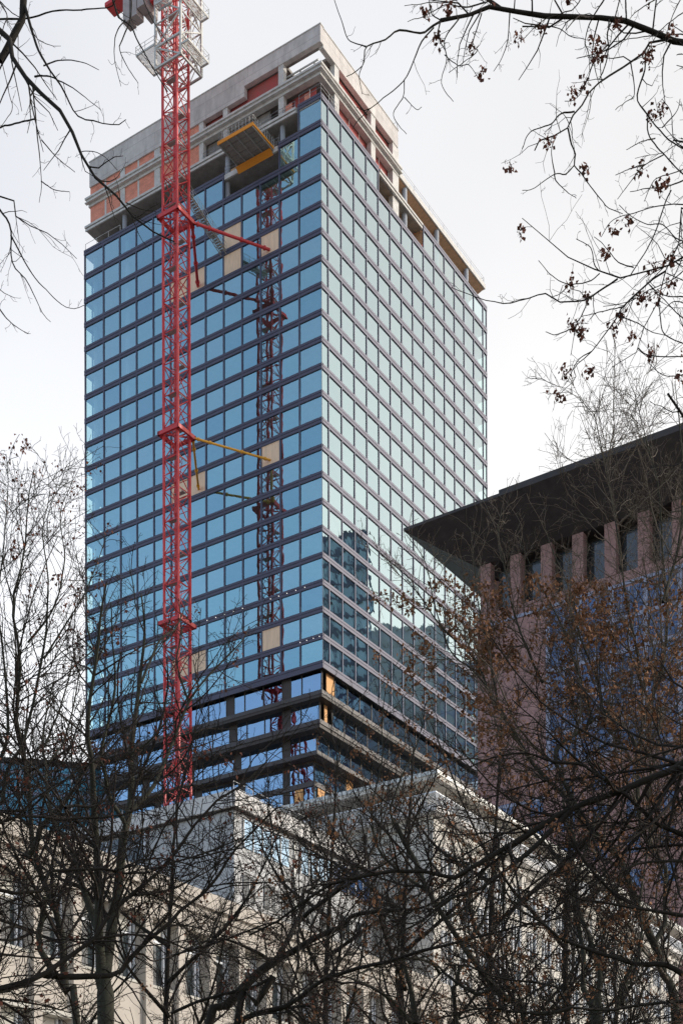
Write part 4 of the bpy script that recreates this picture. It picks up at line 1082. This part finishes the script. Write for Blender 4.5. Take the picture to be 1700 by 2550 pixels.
open_crown = [dict(crown[0], per_m=4.4), dict(crown[1], per_m=5.4), dict(crown[2], per_m=5.8)]
Y = 21.0
f = foot(262, Y)
tree('bare_tree', 'forked bare tree with stout dark trunk before the cream wing, left of the crane', (f[0], f[1]), [
    ('trunk', [f] + A4([(970, 1291), (960, 1000), (930, 820)]), Y, Y, .165, .12, 0),
    ('limb', A4([(935, 850), (900, 400), (915, 100)]) + A3([(880, 900), (865, 560), (850, 350), (840, 150), (800, 0)]) + [(222, 1760), (240, 1640), (250, 1540), (265, 1450)], Y, Y - 1.5, .085, .012, 1.0),
    ('limb', A4([(960, 830), (1000, 600), (1080, 100)]) + A3([(1130, 900), (1190, 600), (1210, 300), (1200, 100)]) + [(335, 1800), (352, 1660), (360, 1570), (352, 1480)], Y, Y + 1.5, .10, .012, 1.0),
    ('limb', A3([(1130, 950), (1150, 750), (1000, 500), (960, 250)]) + [(250, 1880), (285, 1720), (280, 1600), (275, 1500)], Y, Y - 1, .04, .008, 1.0),
    ('limb', A4([(920, 500), (780, 100)]) + A3([(700, 1100), (600, 880), (480, 700), (420, 350), (430, 200)]) + [(105, 1850), (130, 1700)], Y, Y + 2, .06, .008, 1.0),
    ('limb', A3([(440, 190), (520, 90), (580, 0)]) + [(180, 1770), (200, 1650), (190, 1560)], Y + 1, Y + 2, .02, .006, 1.0),
    ('limb', A3([(1210, 620), (1400, 420), (1500, 200)]) + [(430, 1850), (470, 1750), (540, 1660), (600, 1600), (620, 1560)], Y, Y + 1.5, .04, .008, 1.0),
    ('limb', [(470, 1750), (440, 1650), (452, 1580), (445, 1490)], Y + 1, Y + 1.5, .022, .006, 1.1),
    ('limb', [(352, 1700), (395, 1600), (440, 1560), (470, 1480)], Y, Y + 1, .022, .006, 1.0),
    ('limb', [(250, 1640), (220, 1580), (215, 1500), (200, 1400)], Y, Y + 1, .018, .005, 1.0),
], 21, bark_g, twig_d, open_crown, leaf_r, dict(p=.020, n=9, size=.055, spread=.05, **{'from': 1}), group='bare park trees standing in front of the low buildings')

Y = 24.0
f = foot(192, Y)
tree('bare_tree', 'slender leaning bare tree with russet seed clusters at the left edge, over the teal slab', (f[0], f[1]), [
    ('trunk', [f] + A4([(710, 1291), (600, 1000), (480, 800), (380, 640), (350, 500), (400, 260), (410, 130)]), Y, Y, .10, .05, 0.2),
    ('limb', A4([(600, 980), (580, 700), (560, 400), (430, 60)]) + A3([(370, 1200), (300, 950), (280, 700), (260, 350), (200, 50)]) + [(40, 1780), (50, 1640), (30, 1500), (60, 1380), (70, 1250), (85, 1170)], Y, Y + 1, .07, .008, 1.1),
    ('limb', A3([(330, 950), (250, 1050)][::-1] + [(380, 780), (560, 580), (700, 400), (770, 230), (900, 190), (1150, 130), (1350, 0)]) + [(420, 1790)], Y - 2, Y - 3, .05, .012, 1.1),
    ('limb', A3([(20, 560), (60, 300), (150, 100), (210, 0)]) + [(85, 1740), (110, 1600), (120, 1450), (105, 1330), (125, 1220)], Y, Y, .04, .006, 1.1),
    ('limb', A3([(0, 150), (40, 50)]) + [(20, 1800), (10, 1650), (-5, 1500), (10, 1350), (20, 1200), (15, 1130)], Y, Y, .03, .006, 1.1),
    ('limb', [(70, 1600), (130, 1520), (160, 1400), (150, 1280), (180, 1200)], Y, Y + 1, .022, .005, 1.2),
    ('limb', [(110, 1640), (160, 1560), (210, 1480), (250, 1380), (262, 1340)], Y, Y + 1, .020, .005, .9),
    ('limb', [(110, 1860), (150, 1760), (180, 1650), (200, 1560)], Y, Y + 1, .022, .005, 1.1),
], 22, bark_g, twig_d, open_crown, leaf_r, dict(p=.030, n=10, size=.06, spread=.055, **{'from': 1}), group='bare park trees standing in front of the low buildings')

Y = 13.0
tree('bare_tree', 'tree off the left edge whose black boughs sweep low across the cream wing', (-6.5, 12.0), [
    ('trunk', [(-6.5, 12, GZ), (-6.3, 12, 1), (-5.8, 12.1, 3), (-5.5, 12.2, 5.0), (-5.6, 12.2, 8), (-5.9, 12.3, 11), (-6.0, 12.4, 13)], 0, 0, .18, .012, 0.4),
    ('limb', [(-5.7, 12.1, 3.6), (-7.2, 12.0, 5.6), (-8.4, 12.2, 8.2), (-8.8, 12.4, 10)], 0, 0, .05, .008, 1.0),
    ('limb', [(-5.6, 12.2, 7.0), (-6.6, 13.4, 9.2), (-7.4, 14.2, 12)], 0, 0, .04, .008, 1.0),
    ('limb', [(-6.0, 12.1, 2.1)] + A4([(0, 980), (200, 900), (400, 840), (560, 740), (640, 690), (720, 600), (850, 550), (950, 350), (1100, 200), (1200, 120), (1350, 0)]) + A3([(1500, 1150)]) + [(455, 2100), (520, 2010), (600, 1960), (660, 1900)], 12.3, 13.5, .046, .009, 1.0),
    ('limb', A4([(400, 845), (600, 860), (800, 860), (1060, 850), (1130, 790), (1200, 690), (1400, 500), (1568, 370)]) + A5([(100, 230), (300, 100), (430, -60)]) + [(590, 2110), (690, 2010)], 12.7, 13.6, .032, .007, 1.0),
    ('limb', [(-5.6, 12.2, 4.6)] + A3([(-100, 790), (0, 750), (100, 680), (300, 685), (450, 680), (560, 710), (700, 700), (850, 705), (1000, 690), (1250, 640), (1450, 500)]), 12.3, 13.3, .030, .008, 1.2),
    ('limb', [(-5.6, 12.2, 4.9)] + A3([(0, 640), (200, 560), (400, 470), (560, 370), (760, 220)]) + [(260, 1880), (330, 1800)], 12.4, 13.5, .024, .006, 1.2),
    ('limb', A3([(600, 600), (700, 580), (850, 590), (1000, 500), (1150, 380), (1400, 300), (1560, 220)]), 13, 14, .016, .005, 1.2),
    ('limb', [(-5.5, 12.2, 3.9)] + A4([(0, 60), (150, 95), (380, 80)]) + A3([(450, 1180), (700, 1160), (900, 1150), (1000, 1195), (1200, 1220), (1400, 1200), (1568, 1120)]) + [(500, 2130), (600, 2090)], 12.2, 13.3, .032, .007, 1.2),
    ('limb', A4([(1250, 110), (1400, 90), (1568, 60)]) + A5([(150, -10), (300, -90), (500, -200)]), 13, 14, .018, .005, 1.0),
    ('limb', [(-5.9, 12.1, 2.0)] + A4([(-50, 1010), (100, 1000), (250, 1060), (400, 1110), (600, 1180), (800, 1240)]), 12, 12.5, .014, .004, 1.0),
    ('limb', A4([(0, 440), (120, 400), (280, 460), (300, 560)]), 12, 12.5, .016, .005, 1.0),
    ('limb', A4([(0, 520), (160, 520), (330, 450), (520, 440), (760, 500)]), 12, 13, .012, .004, 1.0),
    ('limb', A4([(0, 655), (250, 680), (500, 690), (800, 660), (1000, 620)]), 12.2, 13, .012, .004, 1.0),
], 23, bark_d, twig_d, flat, leaf_r, dict(p=.016, n=8, size=.045, spread=.035, **{'from': 1}), group='bare park trees standing in front of the low buildings')

Y = 19.0
f = foot(520, Y)
tree('bare_tree', 'dark bare tree leaning up to the right below the centre of the glass tower', (f[0] - .5, f[1]), [
    ('trunk', [(f[0] - .5, f[1], GZ), (f[0] - .4, f[1], 1.0)] + A5([(350, 1291), (520, 1120), (650, 980), (800, 830), (950, 720)]), Y, Y, .075, .06, 0),
    ('limb', A5([(930, 730), (1200, 580), (1400, 470), (1568, 400)]) + A6([(100, 300), (400, 250), (700, 240)]) + [(1100, 2235), (1180, 2180)], Y, Y - 1, .050, .009, 1.1),
    ('limb', A5([(950, 740), (1060, 560), (1130, 420), (1200, 250), (1230, 60)]) + A10([(800, 1500)]) + A10([(1080, 1300), (1250, 1100), (1400, 700), (1450, 640)]), Y, Y + 1.5, .042, .009, 1.1),
    ('limb', A10([(1090, 1300), (900, 1170), (740, 1090), (600, 1000)]), Y + 1, Y + 2, .03, .006, 1.1),
    ('limb', A5([(1180, 350), (1300, 240), (1568, 50)]) + [(900, 2185), (990, 2130), (1060, 2060)], Y, Y - 1, .035, .006, 1.1),
    ('limb', A10([(1095, 1310), (1150, 1150), (1000, 900), (960, 700), (930, 500)]), Y + 1, Y + 1, .024, .005, 1.0),
    ('limb', A10([(690, 1400), (680, 1100), (680, 900), (660, 700)]), Y + 1, Y + 1, .018, .005, 1.0),
    ('limb', A5([(930, 730), (800, 640), (500, 520), (250, 560), (0, 690)]), Y, Y - 1, .03, .006, 1.2),
    ('limb', A5([(1100, 600), (1000, 370), (700, 440), (450, 540), (250, 640)]), Y, Y - 1, .018, .005, 1.2),
], 24, bark_d, twig_d, crown, leaf_r, dict(p=.014, n=8, size=.05, spread=.045, **{'from': 1}), group='bare park trees standing in front of the low buildings')

Y = 17.0
f = foot(640, Y)
tree('bare_tree', 'twin stemmed bare tree rising at the bottom centre beneath the pale modern block', (f[0], f[1]), [
    ('trunk', [f] + A5([(600, 1291), (760, 1130), (880, 950), (940, 850)]), Y, Y, .07, .045, 0),
    ('limb', [f] + A5([(1000, 1291), (1040, 1080), (1100, 1000), (1165, 860), (1165, 550), (1200, 300), (1260, 50)]) + A10([(950, 1200), (1050, 900), (1150, 700)]), Y, Y + 1, .05, .007, 1.0),
    ('limb', A5([(640, 1270), (800, 1190), (1050, 1140), (1250, 1000), (1420, 880), (1568, 830)]) + A6([(200, 770), (500, 690), (850, 600), (1250, 500), (1568, 410)]) + A7([(300, 350), (600, 280)]), Y, Y - 1, .038, .008, 1.2),
    ('limb', A5([(1050, 1150), (1250, 1130), (1400, 1160), (1568, 1200)]), Y, Y - .5, .018, .005, 1.2),
    ('limb', A5([(650, 1250), (900, 1200), (1200, 1190)]), Y, Y - .5, .018, .005, 1.2),
    ('limb', A5([(0, 1200), (250, 1090), (500, 1020), (750, 960), (900, 880)]), Y, Y, .02, .02, 1.2),
    ('limb', A5([(0, 670), (300, 580), (560, 500), (750, 430), (1000, 400)]), Y, Y, .014, .006, 1.2),
], 25, bark_d, twig_d, flat, leaf_r, dict(p=.012, n=8, size=.05, spread=.045, **{'from': 1}), group='bare park trees standing in front of the low buildings')

Y = 22.0
f = foot(1302, Y)
tree('bare_tree', 'olive barked bare tree leaning up to the left before the balustraded block', (f[0] + .3, f[1]), [
    ('trunk', [(f[0] + .3, f[1], GZ)] + A6([(1680, 1291), (1500, 1080), (1400, 950), (1230, 750), (1050, 480), (920, 280), (780, 50)]) + A8([(640, 1000), (560, 900), (500, 750)]), Y, Y, .085, .035, 0.5),
    ('limb', A6([(1120, 580), (1300, 350), (1350, 100)]) + A8([(1450, 1000), (1400, 700), (1380, 560)]), Y, Y + 1, .035, .006, 1.1),
    ('limb', A6([(960, 330), (1160, 200), (1170, 50)]) + A8([(1100, 1000), (1000, 750), (950, 550)]), Y, Y + 1, .03, .006, 1.1),
    ('limb', A6([(800, 80), (600, -60)]) + A8([(350, 1000), (280, 700), (320, 400), (380, 100)]) + [(950, 1800), (960, 1720)], Y, Y + 1, .03, .006, 1.1),
    ('limb', A8([(560, 900), (450, 640), (520, 400), (600, 200)]) + [(1040, 1850), (1060, 1750)], Y, Y + 1, .024, .006, 1.1),
    ('limb', A6([(1137 - 850, 0)][:0] + [(680, 1291), (640, 1000), (590, 800), (550, 600)]), Y + 1, Y + 1, .06, .02, 1.0),
    ('limb', [f] + A6([(1060, 1291), (1050, 1000), (1090, 750)]), Y + 1, Y + 1, .08, .03, .5),
    ('limb', A6([(1400, 950), (1250, 1020), (1000, 870), (850, 730), (700, 640)]), Y, Y, .04, .01, 1.0),
    ('limb', A6([(640, 1291), (500, 1120), (350, 1000), (150, 900), (0, 850)]), Y, Y - 1, .045, .012, 1.2),
    ('limb', A6([(900, 830), (830, 740), (650, 690), (350, 760), (0, 900)]), Y, Y - 1, .03, .007, 1.2),
], 26, bark_g, twig_d, crown, leaf_m, dict(p=.03, n=18, size=.06, spread=.055, **{'from': 1}), group='bare park trees standing in front of the low buildings')

Y = 23.0
f = foot(1686, Y)
tree('bare_tree', 'tall tree at the right edge, thick with dead brown leaves, before the high rise', (f[0], f[1]), [
    ('trunk', [f] + A7([(1500, 1291), (1400, 900), (1330, 600), (1200, 350), (1100, 100)]) + A9([(1120, 1250), (1050, 1180), (900, 1020), (820, 900)]), Y, Y, .12, .05, 0.3),
    ('limb', A7([(1300, 560), (1400, 420), (1405, 100)]) + A9([(1440, 1300), (1300, 1100), (1250, 900)]) + A9([(1250, 500)]) + [(1600, 1800), (1590, 1650), (1560, 1500), (1540, 1350), (1520, 1230), (1500, 1120), (1480, 1030)], Y, Y + 1.5, .045, .008, 1.1),
    ('limb', [(1600, 1800), (1650, 1650), (1660, 1500), (1650, 1380), (1640, 1220), (1610, 1100), (1580, 980)], Y + 1, Y + 2, .04, .006, 1.0),
    ('limb', [(1650, 1500), (1690, 1350), (1700, 1200), (1690, 1050), (1680, 950)], Y + 1, Y + 2, .035, .006, 1.1),
    ('limb', A9([(900, 1020), (700, 780), (520, 600), (420, 450), (320, 270), (190, 60)]) + [(1180, 1640), (1100, 1560), (1040, 1480), (980, 1420)], Y, Y + 1.5, .045, .006, 1.0),
    ('limb', A9([(820, 900), (660, 500), (900, 300), (880, 100)]) + [(1430, 1650), (1400, 1560), (1340, 1450), (1290, 1340)], Y, Y + 1.5, .04, .006, 1.0),
    ('limb', A9([(1250, 520), (1180, 340), (1000, 200)]) + [(1490, 1700), (1440, 1580), (1430, 1500), (1380, 1380), (1350, 1300)], Y, Y + 1, .035, .006, 1.0),
    ('limb', A9([(200, 60), (60, -100)]) + [(1120, 1620), (1080, 1500), (1060, 1400), (1010, 1330)], Y + 1, Y + 2, .02, .005, 1.0),
    ('limb', [(1240, 1760), (1220, 1640), (1190, 1500), (1180, 1400), (1170, 1310)], Y + 1, Y + 2, .024, .005, 1.1),
    ('limb', [(1350, 1700), (1290, 1560), (1260, 1440), (1240, 1330), (1250, 1260)], Y + 1, Y + 2, .024, .005, 1.2),
], 27, bark_g, twig_t, crown, leaf_m, dict(p=.07, n=24, size=.075, spread=.065, box=(.27, .515), **{'from': 1}), group='bare park trees standing in front of the low buildings')

Y = 20.0
f = foot(1484, Y)
tree('bare_tree', 'bare tree forking low into several upright stems, between the olive trees at the bottom right', (f[0], f[1]), [
    ('trunk', [f] + A7([(775, 1291), (750, 1180), (735, 1120)]), Y, Y, .10, .08, 0),
    ('limb', A7([(735, 1130), (650, 950), (660, 700), (620, 450), (560, 150)]) + A9([(780, 1250), (800, 1100), (740, 1000)]) + [(1400, 1990)], Y, Y + .5, .045, .010, 1.2),
    ('limb', A7([(745, 1130), (800, 950), (790, 750), (740, 580), (650, 350), (600, 200)]) + [(1440, 2180), (1470, 2080), (1500, 1990), (1490, 1900)], Y, Y + 1, .05, .010, 1.2),
    ('limb', [f] + A7([(940, 1291), (1080, 950), (1190, 600), (1200, 450), (1170, 250)]) + [(1600, 2190), (1620, 2080), (1650, 1980)], Y, Y + 1, .055, .010, 1.2),
    ('limb', A7([(1000, 1120), (1060, 850), (1150, 650), (1180, 480)]), Y + .5, Y + 1, .05, .015, 1.0),
], 28, bark_g, twig_d, crown, leaf_m, dict(p=.03, n=18, size=.055, spread=.05, **{'from': 1}), group='bare park trees standing in front of the low buildings')

Y = 14.0
tree('bare_tree', 'bare tree off the right edge sending long black boughs across the stone buildings', (5.6, 13.5), [
    ('trunk', [(5.6, 13.5, GZ), (5.5, 13.5, 1.5), (5.2, 13.6, 4), (4.9, 13.7, 6.5), (5.1, 13.8, 10), (5.5, 14, 12.5), (5.6, 14.2, 15)], 0, 0, .20, .012, 0.4),
    ('limb', [(5.2, 13.6, 4), (6.8, 13.2, 6), (8.2, 13.2, 8.4), (9, 13.4, 10.8)], 0, 0, .055, .008, 1.0),
    ('limb', [(4.95, 13.7, 7.4), (6.2, 14.8, 9.6), (7.2, 15.6, 12.4)], 0, 0, .045, .008, 1.0),
    ('limb', [(5.15, 13.8, 9.8), (6.2, 13.0, 11.8), (7.0, 12.6, 14)], 0, 0, .035, .008, 1.0),
    ('limb', [(5.0, 13.7, 5.2)] + A9([(1750, 520), (1568, 600), (1250, 720), (1100, 780), (900, 850), (760, 900), (600, 1000), (400, 1130), (200, 1240), (0, 1350)]) + A8([(1000, 1250), (850, 1200), (600, 1160), (300, 1210), (0, 1260)]) + [(780, 2230), (700, 2290), (620, 2330)], 13.6, 13, .048, .010, 1.0),
    ('limb', A9([(780, 900), (640, 1040), (500, 1180), (300, 1340), (100, 1480)]) + [(1120, 2240), (1040, 2300), (960, 2340)], 13.4, 13, .03, .007, 1.0),
    ('limb', [(4.95, 13.7, 5.8)] + A9([(1700, 410), (1568, 450), (1400, 500), (1280, 530), (1150, 620), (900, 740), (800, 850)]), 13.6, 13.2, .022, .007, 1.0),
    ('limb', A9([(1568, 1080), (1400, 1010), (1250, 880), (1150, 790), (1000, 680), (900, 570), (880, 520), (940, 490), (1060, 560)]), 13.6, 13.2, .026, .007, 1.0),
    ('limb', A9([(1180, 810), (1020, 700), (860, 590), (640, 560), (440, 500), (200, 540), (0, 630)]), 13.4, 13, .02, .005, 1.1),
    ('limb', A9([(860, 590), (720, 460), (560, 300), (350, 120)]), 13.4, 13, .014, .004, 1.1),
    ('limb', [(5.4, 13.5, 2.2)] + A7([(1700, 1080), (1568, 1090), (1300, 1110), (1100, 1130), (900, 1165), (700, 1160), (530, 1150), (430, 1030), (375, 905), (200, 910), (0, 890)]) + A6([(1400, 860), (1200, 760), (950, 740)]), 13.4, 12.8, .026, .008, 1.1),
    ('limb', A7([(530, 1150), (300, 1200), (0, 1180)]) + A6([(1300, 1150), (1000, 1220), (700, 1291)]), 13, 12.8, .02, .006, 1.1),
    ('limb', A7([(1568, 840), (1400, 750), (1150, 750), (950, 690), (700, 610), (450, 510), (250, 350), (0, 180)]) + A8([(1450, 1200)]), 13.4, 13, .03, .007, 1.1),
    ('limb', A7([(1568, 300), (1400, 270), (1200, 240), (850, 180), (600, 140), (500, 50)]), 13.4, 13, .022, .006, 1.1),
    ('limb', A7([(375, 905), (200, 1000), (50, 1100)]) + A6([(1400, 1160), (1250, 1200)]), 13, 12.8, .012, .005, 1.2),
    ('limb', A9([(1568, 1270), (1290, 1280), (1100, 1350), (900, 1450)]), 13.5, 13, .016, .005, 1.1),
    ('limb', A9([(770, 1090), (850, 1240), (960, 1380), (1080, 1500), (1200, 1568)]), 13.2, 13.4, .012, .016, 1.0),
], 29, bark_d, twig_d, flat, leaf_m, dict(p=.02, n=14, size=.042, spread=.035, **{'from': 1}), group='bare park trees standing in front of the low buildings')

back = [LV(3.6, .10, .36, .5, 3.2, (26, 60), .2, .16, 7, .5, .008), LV(4.0, .10, .42, .3, 1.7, (28, 66), .12, .2, 6, .6, .0062), LV(5.0, .10, .45, .15, .8, (28, 70), .06, .24, 5, .65, .0052)]
for n_, (x, yt, Y, lab) in enumerate((
        (420, 1980, 34, 'thin bare tree further back in front of the cream wing, below the crane'),
        (820, 1880, 36, 'thin bare tree further back before the pale modern block'),
        (1010, 1860, 33, 'fine twigged tree further back where the modern block meets the stone block'),
        (1230, 1760, 35, 'fine twigged tree further back before the stone block corner windows'),
        (1420, 1700, 36, 'leafy brown tree further back before the lower pink wall'))):
    f = foot(x, Y); top = at(x + 20, yt, Y)
    h = top.z
    lm = [('trunk', [f, (f[0] + .1, Y, h * .3), (f[0] - .1, Y + .2, h * .55), tuple(top)], Y, Y, .17, .02, .6)]
    rg = random.Random(50 + n_)
    for k_ in range(7):
        a_ = k_ * 2.4 + rg.random(); z0 = h * (.28 + .07 * k_); ln = h * .32 * rg.uniform(.7, 1.2)
        p0 = (f[0], Y + .1, z0); p1 = (f[0] + math.cos(a_) * ln * .45, Y + math.sin(a_) * ln * .45, z0 + ln * .35); p2 = (f[0] + math.cos(a_) * ln * .75, Y + math.sin(a_) * ln * .75, z0 + ln * .85)
        lm.append(('limb', [p0, p1, p2], Y, Y, .06, .012, 1.0))
    tree('bare_tree', lab, (f[0], f[1]), lm, 60 + n_, bark_d, twig_d, back, leaf_m, dict(p=.04 if x > 1000 else .008, n=18, size=.08, spread=.08, **{'from': 1}), group='bare park trees standing in front of the low buildings')
